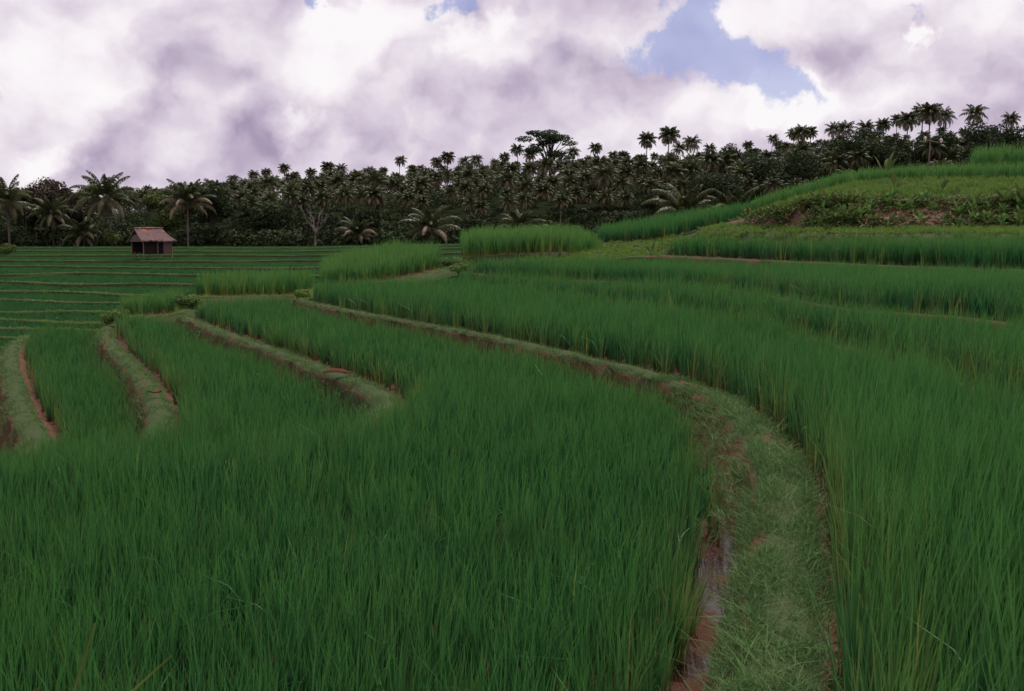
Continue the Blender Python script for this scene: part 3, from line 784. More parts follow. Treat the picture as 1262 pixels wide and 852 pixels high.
for k in range(len(vlines) - 1):
    fr = [(p[0], p[1], p[2] - .10) for p in vlines[k]]; bk = [(p[0], p[1], vlines[k][i][2] - .10 + .02) for i, p in enumerate(vlines[k + 1])]
    Fc, Bc = ruled(fr, bk, 90)
    Bc = Bc.copy(); floor_strip('valley_terrace_ground', Fc, Bc, M['bank'], .5, m=3, bump=0)
    Lb = spline(vlines[k], .8)
    bund('valley_bund', Lb[::-1], .30, .26, .10, .10, .08, 'narrow bund in the left valley', 50 + k, side_grass=1.0)
    turf_v += turf_on(Lb, .42, .2, [(24, 50, 700, .03, 1), (50, 140, 180, .07, 1)], 60 + k, 1.3)
    grow(strip_points(Fc, Bc, .40), .21 if k < 9 else .25, M['rice_valley'], 'rice_stand', 'short dark green rice on a narrow valley terrace', seed=30 + k, hvar=.08, dense=1.3)
Lb = spline(vlines[-1], .8)
V, q, C = join(turf_v)
tag(mesh_np('short_grass', V, q, M['wild_grass'], C), 'pale grass along the valley bunds', None, None, 'stuff')

# ------------------------------------------------------------------ ground under and beyond everything
SKY_X = [-300, 0, 60, 140, 260, 340, 420, 500, 560, 640, 700, 800, 900, 960, 1040, 1140, 1262, 1500]
SKY_Y = [232, 228, 230, 230, 221, 212, 206, 203, 198, 195, 190, 186, 182, 170, 165, 158, 160, 165]


def grove_ground(x, y):
    """hill that carries the palm grove"""
    x = np.asarray(x, float); y = np.asarray(y, float)
    px = 631 + F_PX * x / np.maximum(y, 30.0)
    s = np.interp(px, SKY_X, SKY_Y)
    zf = EYE + 265 * (300 - s) / F_PX - 7.5
    zn = np.interp(px, [0, 560, 700, 900, 1262], [1.5, 1.5, 1.4, 2.5, 5.0])
    t = np.clip((y - 143) / 122.0, 0, 1.6)
    z = zn + (zf - zn) * np.where(t < 1, t, 1 + (t - 1) * .2)
    near = np.clip((130 - y) / 60.0, 0, 1)
    return z - near * 2.2 - np.clip((143 - y) / 4.0, 0, 1) * 2.5


FP = np.vstack(floor_pts)
cell = 1.0; X0, X1, Y0, Y1 = -70, 75, -6, 132
nx, ny = int((X1 - X0) / cell) + 1, int((Y1 - Y0) / cell) + 1
H = np.full((ny, nx), 1e9)
ix = np.round((FP[:, 0] - X0) / cell).astype(int); iy = np.round((FP[:, 1] - Y0) / cell).astype(int)
k = (ix >= 0) & (ix < nx) & (iy >= 0) & (iy < ny)
np.minimum.at(H, (iy[k], ix[k]), FP[k, 2])
for _ in range(2):      # spread the minimum so that steps stay above this sheet
    Hp = np.pad(H, 1, constant_values=1e9)
    H = np.min([Hp[a:a + ny, b:b + nx] for a in range(3) for b in range(3)], axis=0)
filled = H < 1e8
for _ in range(60):
    if filled.all(): break
    Hp = np.pad(np.where(filled, H, 0), 1); Fp = np.pad(filled.astype(float), 1)
    sm = sum(Hp[a:a + ny, b:b + nx] for a in range(3) for b in range(3)); ct = sum(Fp[a:a + ny, b:b + nx] for a in range(3) for b in range(3))
    new = (~filled) & (ct > 0); H[new] = sm[new] / ct[new] - .02; filled |= new
H[~filled] = -2
gx = X0 + np.arange(nx) * cell; gy = Y0 + np.arange(ny) * cell
GX, GY = np.meshgrid(gx, gy)
V = np.stack([GX, GY, H - .22], 2).reshape(-1, 3)
ii, jj = np.meshgrid(np.arange(nx - 1), np.arange(ny - 1)); b0 = (jj * nx + ii).ravel()
c = np.zeros((len(V), 3)); c[:, 0] = .45
tag(mesh_np('terrain', V, np.stack([b0, b0 + 1, b0 + nx + 1, b0 + nx], 1), M['bank'], c, smooth=True), None, None, None, 'structure')

xs = np.concatenate([np.linspace(-640, -260, 8), np.linspace(-240, 240, 81), np.linspace(260, 640, 8)])
ys = np.concatenate([np.linspace(-400, 40, 8), np.linspace(50, 330, 71), np.linspace(350, 700, 10)])
GX, GY = np.meshgrid(xs, ys)
H = grove_ground(GX, GY); H = np.where(GY < 62, -4.0, H)
H += np.where(GY > 120, 0.8 * (vnoise(GX, GY, .08, 3) - .5), 0)
V = np.stack([GX, GY, H], 2).reshape(-1, 3)
nx, ny = len(xs), len(ys); ii, jj = np.meshgrid(np.arange(nx - 1), np.arange(ny - 1)); b0 = (jj * nx + ii).ravel()
tag(mesh_np('hills', V, np.stack([b0, b0 + 1, b0 + nx + 1, b0 + nx], 1), M['ground'], np.zeros((len(V), 3)), smooth=True), None, None, None, 'structure')


def gz(x, y): return float(grove_ground(np.array([x]), np.array([y]))[0])


# ------------------------------------------------------------------ palms
def frond(mb, base, az, el, L, droop, nl=15, tint=.5, dry=0.0, ll=.75, lw=.085):
    """one feather leaf: an arching rib with leaflets hanging along both sides"""
    pts = []; p = Vector(base); e = el; n = 9; st = L / n
    for i in range(n + 1):
        pts.append(p.copy()); p = p + Vector((math.cos(az) * math.cos(e), math.sin(az) * math.cos(e), math.sin(e))) * st
        e -= droop / n * (0.5 + 1.2 * i / n)
    side = Vector((-math.sin(az), math.cos(az), 0))
    for i in range(n):
        wv = .035 * (1 - i / n) + .01; t0 = .1 if i < 3 else .5
        a, b = pts[i], pts[i + 1]
        mb.quad(a - side * wv, a + side * wv, b + side * wv, b - side * wv, [(t0, tint, min(1, dry + .25))] * 4)
    for j in range(nl):
        t = .16 + .84 * j / (nl - 1); f = t * n; i = min(int(f), n - 1); q = pts[i].lerp(pts[i + 1], f - i)
        tan = (pts[min(i + 1, n)] - pts[i]).normalized(); up = side.cross(tan)
        l = ll * (math.sin(math.pi * min(1, .22 + .72 * t)) ** .8) * random.uniform(.85, 1.1) + .05
        for s in (-1, 1):
            d = (side * s * .78 + tan * .55 - Vector((0, 0, 1)) * random.uniform(.15, .75) + up * .12).normalized()
            e1 = q + d * l * .55; e2 = q + (d + Vector((0, 0, -.45))).normalized() * l
            wv = tan * lw * .5
            ti = min(1, max(0, tint + random.uniform(-.2, .2)))
            c0 = [(.6, ti, dry)] * 4
            mb.quad(q - wv, q + wv, e1 + wv * .9, e1 - wv * .9, c0)
            mb.quad(e1 - wv * .9, e1 + wv * .9, e2 + wv * .15, e2 - wv * .15, c0)


def make_palm(name, height, nf, L, seed, lean=.5, nl=15, trunk_r=.16, upright=False, ll=.75, lw=.09, skirt=.25, spread=118, droop=(70, 50)):
    random.seed(seed)
    root = empty(name, (0, 0, 0))
    ax = random.uniform(0, 6.28); tp = []; tr = []
    for i in range(9):
        t = i / 8; tp.append((math.cos(ax) * lean * t * t, math.sin(ax) * lean * t * t, height * t - .4 * (1 - t)))
        tr.append(trunk_r * (1.35 - .35 * min(1, t * 5)) * (1 - .35 * t))
    mb = MB(); mb.tube(tp, tr, 8); mb.build('trunk', M['palm_bark'], root, True)
    cb = MB(); ctr = Vector(tp[-1])
    for i in range(nf):
        t = (i + .5) / nf; az = i * 2.39996 + random.uniform(-.25, .25)
        el = R(86 - spread * t ** 1.05) + random.uniform(-.12, .12)
        if upright: el = R(88 - 80 * t ** 1.3) + random.uniform(-.1, .1)
        dry = 0.0
        if t > 1 - skirt: dry = random.choice([0.15, .45, .85])
        frond(cb, ctr + Vector((math.cos(az), math.sin(az), 0)) * .1 + Vector((0, 0, .25 * (1 - t))), az, el, L * random.uniform(.82, 1.08) * (.8 + .2 * math.sin(math.pi * t)), R(droop[0]) + R(droop[1]) * t + random.uniform(-.2, .2), nl,
              random.uniform(.15, .85), dry, ll, lw)
    cb.build('crown', M['palm_leaf'], root)
    nb = MB()
    for i in range(7):
        a = i * .9; c = ctr + Vector((math.cos(a) * .26, math.sin(a) * .26, -.22 - .1 * (i % 3)))
        nb.tube([c + Vector((0, 0, .14)), c + Vector((0, 0, .08)), c, c - Vector((0, 0, .09)), c - Vector((0, 0, .14))], [.03, .1, .12, .09, .02], 6, (.3, .6, .35), False)
    nb.build('coconut_cluster', M['palm_leaf'], root, True)
    return root


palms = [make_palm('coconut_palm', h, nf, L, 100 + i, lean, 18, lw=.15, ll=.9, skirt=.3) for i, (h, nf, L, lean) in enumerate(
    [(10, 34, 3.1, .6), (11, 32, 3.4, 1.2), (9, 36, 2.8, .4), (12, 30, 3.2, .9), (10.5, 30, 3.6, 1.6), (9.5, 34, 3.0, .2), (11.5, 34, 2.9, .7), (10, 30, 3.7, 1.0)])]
used = [False] * len(palms)
near_palms = [make_palm('coconut_palm', h, nf, L, 200 + i, lean, 34, .17, up, .95, .12, sk, 112, (55, 60)) for i, (h, nf, L, lean, up, sk) in enumerate(
    [(6.0, 30, 5.0, .3, False, .35), (5.4, 30, 5.0, .5, False, .35), (6.2, 32, 5.2, .6, False, .35), (5.8, 30, 5.2, .1, True, .4)])]
young = [make_palm('young_palm', h, nf, L, 300 + i, .15, 30, .22, up, .75, .14, .5) for i, (h, nf, L, up) in enumerate([(1.4, 26, 4.0, False), (2.0, 28, 4.0, False), (1.2, 22, 3.6, True)])]
usedn = {}


def put(proto, loc, rz, sc, label, cat, group=None):
    """the first placing moves the prototype itself, later ones copy it with its parts"""
    if not usedn.get(proto.name_full):
        usedn[proto.name_full] = True; o = proto; o.location = loc; o.rotation_euler = (0, 0, rz); o.scale = (sc, sc, sc)
    else: o = copy_tree(proto, loc, rz, sc)
    if 'group' in o and not group: del o['group']
    return tag(o, label, cat, group)


def place(proto, px, d, top_y, proto_h, label, cat='palm tree', group=None, z=None):
    """stand a tree in column px at distance d so that its top reaches row top_y"""
    x = Q(px, d, 0)[0]; g = gz(x, d) if z is None else z
    need = EYE + d * (300 - top_y) / F_PX - g
    return put(proto, (x, d, g - .1), random.uniform(0, 6.28), max(.3, need / proto_h), label, cat, group)


HT = [10 + 2.2, 11 + 2.2, 9 + 2.1, 12 + 2.1, 10.5 + 2.3, 9.5 + 2.2, 11.5 + 2.0, 10 + 2.4]
random.seed(5)
place(near_palms[0], 12, 144, 222, 6.4 + 3.0, 'large coconut palm at the left end of the far treeline')
place(near_palms[1], 66, 145, 240, 6.0 + 2.9, 'wide coconut palm with brown lower fronds left of the yellow green sapling')
place(near_palms[2], 138, 144, 214, 6.6 + 3.2, 'tall coconut palm with arching fronds just left of the thatched hut')
place(near_palms[3], 232, 144, 219, 6.4 + 3.6, 'coconut palm with upright spear fronds just right of the thatched hut')
place(young[0], 532, 145, 246, 1.6 + 3.3, 'young palm with fronds to the ground at the meadow edge right of the bare tree', 'palm tree')
place(young[1], 640, 144, 250, 2.4 + 3.3, 'young palm with pale drooping fronds behind the tall bright rice block', 'palm tree')
place(young[1], 846, 144, 214, 2.4 + 3.3, 'large young palm with golden drooping fronds on the hill crest', 'palm tree')
place(young[2], 905, 145, 222, 1.2 + 3.4, 'pale young palm half hidden by the hill crest', 'palm tree')
place(young[2], 440, 145, 262, 1.2 + 3.4, 'low young palm between the bare tree and the first meadow palm', 'palm tree')
place(young[0], 690, 144, 264, 1.6 + 3.3, 'low young palm behind the right end of the tall rice block', 'palm tree')
place(young[0], 104, 144, 262, 1.6 + 3.3, 'low young palm between the two left treeline palms', 'palm tree')

ordinal = ['first', 'second', 'third', 'fourth', 'fifth', 'sixth', 'seventh', 'eighth', 'ninth', 'tenth', 'eleventh', 'twelfth', 'thirteenth', 'fourteenth', 'fifteenth', 'sixteenth',
           'seventeenth', 'eighteenth', 'nineteenth', 'twentieth', 'twenty-first', 'twenty-second', 'twenty-third', 'twenty-fourth', 'twenty-fifth', 'twenty-sixth', 'twenty-seventh', 'twenty-eighth']
left_sky = [(655, 186), (640, 180), (622, 190), (608, 198), (588, 193), (570, 195), (552, 188), (538, 195), (510, 204), (492, 194), (472, 207), (455, 207), (438, 211), (419, 204), (404, 200), (385, 208),
            (366, 212), (352, 203), (331, 209), (312, 212), (290, 217), (262, 222), (215, 228), (184, 229), (160, 236)]
right_sky = [(708, 184), (731, 178), (752, 188), (768, 187), (795, 165), (821, 158), (838, 178), (857, 170), (873, 180), (921, 176), (947, 168), (975, 160), (984, 157), (996, 158), (1021, 155), (1041, 152),
             (1063, 153), (1086, 149), (1099, 144), (1112, 140), (1131, 131), (1139, 130), (1156, 138), (1186, 133), (1240, 143)]
def crown_scale(proto_i, px, d, ty, g):
    return g
for i, (px, ty) in enumerate(left_sky):
    d = 275 + random.uniform(-14, 16); k = (i * 3) % 8
    place(palms[k], px, d, ty, HT[k], f'dark coconut palm on the skyline, {ordinal[i]} to the left of the umbrella shaped tree', group='coconut palms along the skyline')
for i, (px, ty) in enumerate(right_sky):
    d = 248 + random.uniform(-14, 16); k = (i * 5 + 1) % 8
    place(palms[k], px, d, ty, HT[k], f'dark coconut palm on the skyline, {ordinal[i]} to the right of the umbrella shaped tree', group='coconut palms along the skyline')

# the mass of the grove: individuals in front, the rest behind them as one mass
random.seed(11)
regions = [(-40, 175, 'coconut palm in the grove left of the thatched hut', 'grove palms left of the hut'),
           (175, 375, 'coconut palm in the grove between the thatched hut and the bare tree', 'grove palms right of the hut'),
           (375, 665, 'grey green coconut palm in the grove between the bare tree and the umbrella tree', 'grove palms in the middle'),
           (665, 900, 'grey green coconut palm in the grove below and right of the umbrella tree', 'grove palms behind the hill'),
           (900, 1310, 'dark coconut palm in the grove behind the top of the hill', 'grove palms above the hill crest')]
spots = []
tries = 0
while len(spots) < 1150 and tries < 150000:
    tries += 1
    d = random.uniform(147, 296); px = random.uniform(-60, 1320); x = Q(px, d, 0)[0]
    if any((x - a) ** 2 + (d - b) ** 2 < 8.5 for a, b, _ in spots): continue
    spots.append((x, d, px))
spots.sort(key=lambda s: s[1])
lowp = []
for i, (x, d, px) in enumerate(spots):
    g = gz(x, d); k = random.randrange(8); h = random.uniform(6.5, 11.5) if d > 160 else random.uniform(5.0, 8.5)
    limit = EYE + d * (300 - (np.interp(px, SKY_X, SKY_Y) + random.uniform(6, 42) * (1 if d > 190 else .6))) / F_PX - g
    h = min(h, limit); sc = h / HT[k]
    if h < 3.5: continue
    if sc < .62: sc = .62 + (sc - .62) * .5
    reg = next((r for r in regions if r[0] <= px < r[1]), regions[-1] if px > 900 else regions[0])
    if len(lowp) == 0 and sum(1 for o in COL.objects if o.name.startswith('coconut_palm') and o.type == 'EMPTY') < 285 and -20 < px < 1285:
        o = put(palms[k], (x, d, g - max(0, sc * HT[k] - h) - .1), random.uniform(0, 6.28), sc, reg[2], 'palm tree', reg[3]); o.rotation_euler[0] = random.gauss(0, .07); o.rotation_euler[1] = random.gauss(0, .07)
    elif i % 1 == 0:
        lowp.append((x, d, g - .1, sc, k, random.uniform(0, 6.28)))
if lowp:
    PV, PQ, PC = [], [], []; off = 0
    for x, d, z, sc, k, rz in lowp:
        for ch in palms[k].children:
            if not ch.name.startswith('crown'): continue
            me = ch.data; n = len(me.vertices); v = np.empty(n * 3, np.float32); me.vertices.foreach_get('co', v); v = v.reshape(-1, 3)
            c_, s_ = math.cos(rz), math.sin(rz); v = v * sc; v = np.stack([v[:, 0] * c_ - v[:, 1] * s_ + x, v[:, 0] * s_ + v[:, 1] * c_ + d, v[:, 2] + z], 1)
            qd = np.empty(len(me.loops), np.int32); me.loops.foreach_get('vertex_index', qd)
            cc = np.empty(n * 4, np.float32); me.color_attributes['Col'].data.foreach_get('color', cc)
            PV.append(v); PQ.append(qd.reshape(-1, 4) + off); PC.append(cc.reshape(-1, 4)[:, :3]); off += n
    tag(mesh_np('palm_grove', np.vstack(PV), np.vstack(PQ), M['palm_leaf'], np.vstack(PC)), 'mass of coconut palms deep in the grove', None, None, 'stuff')


# ------------------------------------------------------------------ broadleaf trees and shrubs
def leaf_cloud(lobes, per, size, seed, dry=0.0):
    """many small leaf faces spread through ellipsoid lobes (x, y, z, rx, ry, rz)"""
    g = np.random.default_rng(seed); Vs, Cs = [], []
    for (cx, cy, cz, rx, ry, rz_) in lobes:
        n = int(per * max(.3, (rx * ry * rz_) ** (2 / 3)))
        u = g.normal(size=(n, 3)); u /= np.linalg.norm(u, axis=1)[:, None]
        r = g.uniform(.25, 1, n) ** .45 * (1 + .25 * (g.uniform(0, 1, n) - .5))
        p = u * r[:, None] * np.array([rx, ry, rz_]) + np.array([cx, cy, cz])
        nrm = u + g.normal(0, .7, (n, 3)); nrm[:, 2] += .35; nrm /= np.linalg.norm(nrm, axis=1)[:, None]
        a = np.cross(nrm, g.normal(size=(n, 3))); a /= np.linalg.norm(a, axis=1)[:, None] + 1e-9; b = np.cross(nrm, a)
        s = size * g.uniform(.55, 1.3, n)[:, None]
        Vs.append(np.stack([p - a * s * .55, p + b * s * .32, p + a * s * .55, p - b * s * .32], 1).reshape(-1, 3))
        ti = np.clip(g.uniform(0, 1) ** 1.5 * .7 + g.uniform(0, 1, n) * .4 - .05, 0, 1)
        Cs.append(np.repeat(np.stack([np.full(n, .7), ti, dry * g.uniform(0, 1, n) ** 2], 1), 4, 0))
    V = np.vstack(Vs); return V, np.arange(len(V)).reshape(-1, 4), np.vstack(Cs)


def make_tree(name, height, spread, seed, mat, flat=False, size=.42, per=120, dry=0.0, trunk_frac=.45, nl=15, bark_m=None):
    random.seed(seed); root = empty(name, (0, 0, 0)); mb = MB(); lobes = []
    th = height * trunk_frac
    mb.tube([(0, 0, -.4), (.05, 0, th * .5), (.12, .05, th), (.1, .1, height * .75)], [spread * .075, spread * .055, spread * .045, spread * .02], 8)
    for i in range(nl):
        az = i * 2.4 + random.uniform(-.4, .4); f = (i + .5) / nl
        if flat:
            z = height * (.50 + .46 * random.random()); r = spread * math.sqrt(f) * random.uniform(.75, 1.0) * (1.12 - .5 * abs(z / height - .72) / .24)
            s = spread * random.uniform(.22, .36); lobes.append((math.cos(az) * r, math.sin(az) * r, z, s, s, s * .32))
        else:
            z = height * (trunk_frac + .02 + (.95 - trunk_frac) * random.random() ** .8); k = 1 - abs((z / height - .62) / .55) ** 2
            r = spread * math.sqrt(f) * .72 * max(.35, k); s = spread * random.uniform(.26, .46)
            lobes.append((math.cos(az) * r, math.sin(az) * r, z, s, s, s * random.uniform(.6, .85)))
        l = lobes[-1]; st = (.05, 0, th * random.uniform(.75, 1.0))
        md = ((st[0] + l[0]) * .45, (st[1] + l[1]) * .45, (st[2] + l[2]) * .55)
        mb.tube([st, md, l[:3]], [spread * .03, spread * .018, spread * .006], 5, cap=False)
    mb.build('trunk', bark_m or M['bark'], root, True)
    V, q, C = leaf_cloud(lobes, per, size, seed, dry); mesh_np('crown', V, q, mat, C, root)
    return root


def stand(tree, px, d, label, cat='tree', group=None, rz=0.0, sc=1.0, z=None):
    x = Q(px, d, 0)[0]; g = gz(x, d) if z is None else z
    tree.location = (x, d, g - .1); tree.rotation_euler = (0, 0, rz); tree.scale = (sc,) * 3
    return tag(tree, label, cat, group)


def height_to(px, d, ty): return EYE + d * (300 - ty) / F_PX - gz(Q(px, d, 0)[0], d)


leafy = []
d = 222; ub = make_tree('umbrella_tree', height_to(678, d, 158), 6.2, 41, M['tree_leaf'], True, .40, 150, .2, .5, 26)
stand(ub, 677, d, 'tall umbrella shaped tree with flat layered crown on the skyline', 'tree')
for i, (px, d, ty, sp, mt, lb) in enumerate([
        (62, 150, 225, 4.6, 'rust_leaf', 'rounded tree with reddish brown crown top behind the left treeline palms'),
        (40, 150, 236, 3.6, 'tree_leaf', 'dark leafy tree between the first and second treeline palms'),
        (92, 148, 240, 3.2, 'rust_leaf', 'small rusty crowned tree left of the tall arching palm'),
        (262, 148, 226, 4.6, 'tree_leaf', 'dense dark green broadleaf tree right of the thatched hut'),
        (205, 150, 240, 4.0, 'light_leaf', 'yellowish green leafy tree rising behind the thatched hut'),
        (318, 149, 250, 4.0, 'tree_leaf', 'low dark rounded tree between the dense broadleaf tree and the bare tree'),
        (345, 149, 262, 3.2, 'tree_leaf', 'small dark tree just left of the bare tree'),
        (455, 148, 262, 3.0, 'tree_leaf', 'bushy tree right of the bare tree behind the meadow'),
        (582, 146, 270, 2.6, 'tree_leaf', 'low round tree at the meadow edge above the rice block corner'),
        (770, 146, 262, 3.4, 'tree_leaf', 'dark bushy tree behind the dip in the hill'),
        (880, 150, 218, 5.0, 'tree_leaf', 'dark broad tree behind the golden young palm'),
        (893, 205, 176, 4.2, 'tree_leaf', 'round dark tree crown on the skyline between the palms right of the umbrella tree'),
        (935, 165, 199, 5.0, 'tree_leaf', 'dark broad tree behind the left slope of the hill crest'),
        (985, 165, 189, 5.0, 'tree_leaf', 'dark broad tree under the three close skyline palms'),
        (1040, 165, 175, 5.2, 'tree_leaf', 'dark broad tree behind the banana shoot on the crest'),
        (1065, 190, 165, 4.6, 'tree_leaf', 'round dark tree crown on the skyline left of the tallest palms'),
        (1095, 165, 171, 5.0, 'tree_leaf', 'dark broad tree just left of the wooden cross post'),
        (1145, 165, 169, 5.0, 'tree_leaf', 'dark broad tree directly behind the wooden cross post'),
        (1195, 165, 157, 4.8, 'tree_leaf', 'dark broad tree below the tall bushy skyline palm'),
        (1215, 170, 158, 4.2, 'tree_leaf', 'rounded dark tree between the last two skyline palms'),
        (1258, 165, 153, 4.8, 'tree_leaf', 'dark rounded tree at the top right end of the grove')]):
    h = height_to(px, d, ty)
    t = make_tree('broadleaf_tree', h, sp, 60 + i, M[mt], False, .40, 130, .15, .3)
    stand(t, px, d, lb, 'tree')
    if mt == 'tree_leaf': leafy.append(t)

random.seed(13)
for i in range(34):
    px = random.uniform(720, 1290); d = random.uniform(165, 235); src = random.choice(leafy); x = Q(px, d, 0)[0]; g = gz(x, d)
    ty = np.interp(px, [700, 900, 1000, 1262], [215, 186, 176, 168]) + random.uniform(0, 26); need = EYE + d * (300 - ty) / F_PX - g
    if need < 3: continue
    hsrc = max(v[2] for v in src.children[1].bound_box) if src.children[1].name.startswith('crown') else max(v[2] for v in src.children[0].bound_box)
    tag(copy_tree(src, (x, d, g - .1), random.uniform(0, 6.28), max(.5, min(1.4, need / hsrc))), 'dark broadleaf tree among the palms behind the right hand hill', 'tree', 'dark trees behind the hill')
# bare tree: pale forked limbs
random.seed(77)
bt = empty('bare_tree', (Q(388, 144, 0)[0], 144, gz(Q(388, 144, 0)[0], 144)))
tag(bt, 'leafless pale tree with thin forked branches in front of the grove', 'tree')
mb = MB(); mb.tube([(0, 0, -.3), (.1, 0, 1.2), (.0, 0, 2.4)], [.2, .15, .1], 8); mb.build('trunk', M['pale_bark'], bt, True)
mb = MB()
for i in range(9):
    az = i * 2.4; o = random.uniform(.9, 2.1); top_z = random.uniform(3.8, 5.6)
    p0 = Vector((0, 0, random.uniform(1.2, 2.4))); p2 = Vector((math.cos(az) * o, math.sin(az) * o * .7, top_z)); p1 = p0.lerp(p2, .5) + Vector((math.cos(az) * .25, 0, -.2))
    mb.tube([p0, p1, p2], [.07, .04, .012], 5)
    for j in range(3):
        a2 = az + random.uniform(-1.2, 1.2); q0 = p1.lerp(p2, random.uniform(.1, .8)); q1 = q0 + Vector((math.cos(a2) * .6, math.sin(a2) * .4, random.uniform(.3, .9)))
        mb.tube([q0, q1], [.03, .012], 4)
mb.build('branches', M['pale_bark'], bt, True)

# understorey along the foot of the grove
random.seed(21); lobes = []
for px in range(-60, 1320, 9):
    for row in range(6):
        d = random.uniform(143, 150) if row < 2 else random.uniform(150, 290); p2 = px + random.uniform(-14, 14); x = Q(p2, d, 0)[0]; s = random.uniform(.8, 1.7) * (1.0 if row < 2 else 1.1)
        lobes.append((x, d, gz(x, d) + s * .45, s * 1.25, s * 1.25, s))
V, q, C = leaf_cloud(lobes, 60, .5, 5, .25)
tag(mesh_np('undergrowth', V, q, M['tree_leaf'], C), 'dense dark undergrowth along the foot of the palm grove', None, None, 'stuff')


def make_bush(name, r, h, seed, mat, size, per=160, dry=.1):
    random.seed(seed); root = empty(name, (0, 0, 0)); mb = MB(); lobes = []
    for i in range(9):
        az = i * 2.4; rr = r * .55 * math.sqrt((i + .5) / 9); z = h * random.uniform(.35, .75)
        lobes.append((math.cos(az) * rr, math.sin(az) * rr, z, r * .5, r * .5, h * .3))
        mb.tube([(0, 0, -.1), (math.cos(az) * rr * .5, math.sin(az) * rr * .5, z * .6), lobes[-1][:3]], [r * .03, r * .02, r * .008], 5, cap=False)
    mb.build('stems', M['bark'], root, True); V, q, C = leaf_cloud(lobes, per / max(r * r, .05) * 1.2, size, seed, dry); mesh_np('foliage', V, q, mat, C, root)
    return root


for px, dd, z, r, h, mt, lb in ((229, 31.8, -.42, .5, .55, 'weed_leaf', 'small dark bush on the step beside the middle rice block'),
                                (137, 31.6, -.9, .5, .55, 'weed_leaf', 'small dark bush at the far end of the third bund'),
                                (553, 44.5, .62, .55, .5, 'weed_leaf', 'tuft of weeds where the lane meets the tall rice block'),
                                (371, 32.0, -.10, .28, .35, 'wild_grass', 'tan tuft of dry weeds at the corner of the lane'),
                                (565, 41.2, .5, .55, .45, 'weed_leaf', 'low weeds at the left end of the upper rice bund'),
                                (8, 112, .45, 1.1, 1.3, 'light_leaf', 'round yellow green bush at the far left edge of the fields'),
                                (138, 141, 1.4, 1.3, 2.6, 'light_leaf', 'yellow green sapling left of the thatched hut'),
                                (590, 141, 1.3, 1.1, 1.5, 'light_leaf', 'round pale green shrub at the meadow edge near the young palms')):
    b = make_bush('bush', r, h, int(px), M[mt], .06 if dd < 60 else .24, 260, .3)
    b.location = Q(px, dd, z); tag(b, lb, 'bush')


# ------------------------------------------------------------------ weeds on the red bank
def make_weed(name, n, L, wd, seed, mat, el0=70, dry=0.0):
    random.seed(seed); root = empty(name, (0, 0, 0)); st = MB(); lf = MB()
    for i in range(n):
        az = i * 2.4 + random.uniform(-.3, .3); el = R(el0) - R(55) * (i / n) + random.uniform(-.1, .1); sl = L * random.uniform(.4, .7)
        d = Vector((math.cos(az) * math.cos(el), math.sin(az) * math.cos(el), math.sin(el))); p = Vector((0, 0, -.03)); e = p + d * sl
        st.tube([p, p.lerp(e, .5), e], [.012, .01, .007], 4, cap=False)
        side = Vector((-math.sin(az), math.cos(az), 0)); w_ = wd * random.uniform(.8, 1.2); pts = []; dd = d.copy(); q = e.copy()
        for k in range(6):
            pts.append(q.copy()); q = q + dd * (L * .16); dd = (dd + Vector((0, 0, -.24))).normalized()
        ws = [.25, .85, 1.0, .85, .5, .06]; ti = random.random()
        for k in range(5):
            up0 = Vector((0, 0, .03)); lf.quad(pts[k] - side * ws[k] * w_ + up0, pts[k], pts[k + 1], pts[k + 1] - side * ws[k + 1] * w_ + up0, [(.6, ti, dry)] * 4)
            lf.quad(pts[k], pts[k] + side * ws[k] * w_ + up0, pts[k + 1] + side * ws[k + 1] * w_ + up0, pts[k + 1], [(.6, ti, dry)] * 4)
    st.build('stems', M['weed_leaf'], root); lf.build('leaves', mat, root)
    return root


weeds = [make_weed('broadleaf_weed', 9, .55, .10, 500, M['weed_leaf']), make_weed('broadleaf_weed', 12, .42, .08, 501, M['weed_leaf'], 60), make_weed('broadleaf_weed', 8, .65, .12, 502, M['weed_leaf'], 75)]
dryp = [make_weed('withered_weed', 10, .5, .06, 510, M['weed_leaf'], 40, .9), make_weed('withered_weed', 13, .4, .05, 511, M['weed_leaf'], 30, .8)]
ferns = [make_weed('pale_weed', 14, .5, .09, 520, M['light_leaf'], 65), make_weed('pale_weed', 11, .6, .10, 521, M['light_leaf'], 70)]


def red_at(px, t):
    """point on the red bank: column px, height fraction t"""
    i = int(np.argmin(np.abs(631 + F_PX * redF[:, 0] / redF[:, 1] - px))); return tuple(redF[i] * (1 - t) + redB[i] * t)


random.seed(9)
for i in range(105):
    px = random.uniform(1000, 1262); t = random.uniform(0, 1.0)
    if 1070 < px < 1175 and t < .5 and random.random() < .88: continue
    x, y, z = red_at(px, t)
    put(random.choice(weeds), (x, y, z), random.uniform(0, 6.28), random.uniform(.35, .75), 'dark green broad leaved weed growing on the red earth bank', 'weed', 'weeds on the red bank')
for i in range(44):
    px = random.choice([random.gauss(1120, 28), random.gauss(1245, 14), random.gauss(1060, 40)]); x, y, z = red_at(min(max(px, 940), 1268), random.uniform(.05, .85))
    put(random.choice(dryp), (x, y, z), random.uniform(0, 6.28), random.uniform(.5, .9), 'withered pinkish brown weed lying on the red earth bank', 'weed', 'withered weeds on the red bank')
for i in range(64):
    px = random.choice([random.gauss(955, 25), random.gauss(960, 25), random.gauss(1235, 16), random.uniform(930, 1262), random.gauss(1020, 30)]); t = random.choice([random.uniform(0, .25), random.uniform(.7, 1)]) if px > 990 else random.uniform(0, 1); x, y, z = red_at(min(max(px, 920), 1264), t)
    put(random.choice(ferns), (x, y, z), random.uniform(0, 6.28), random.uniform(.5, 1.0), 'pale yellow green leafy weed at the edge of the red bank', 'weed', 'pale weeds at the red bank edges')

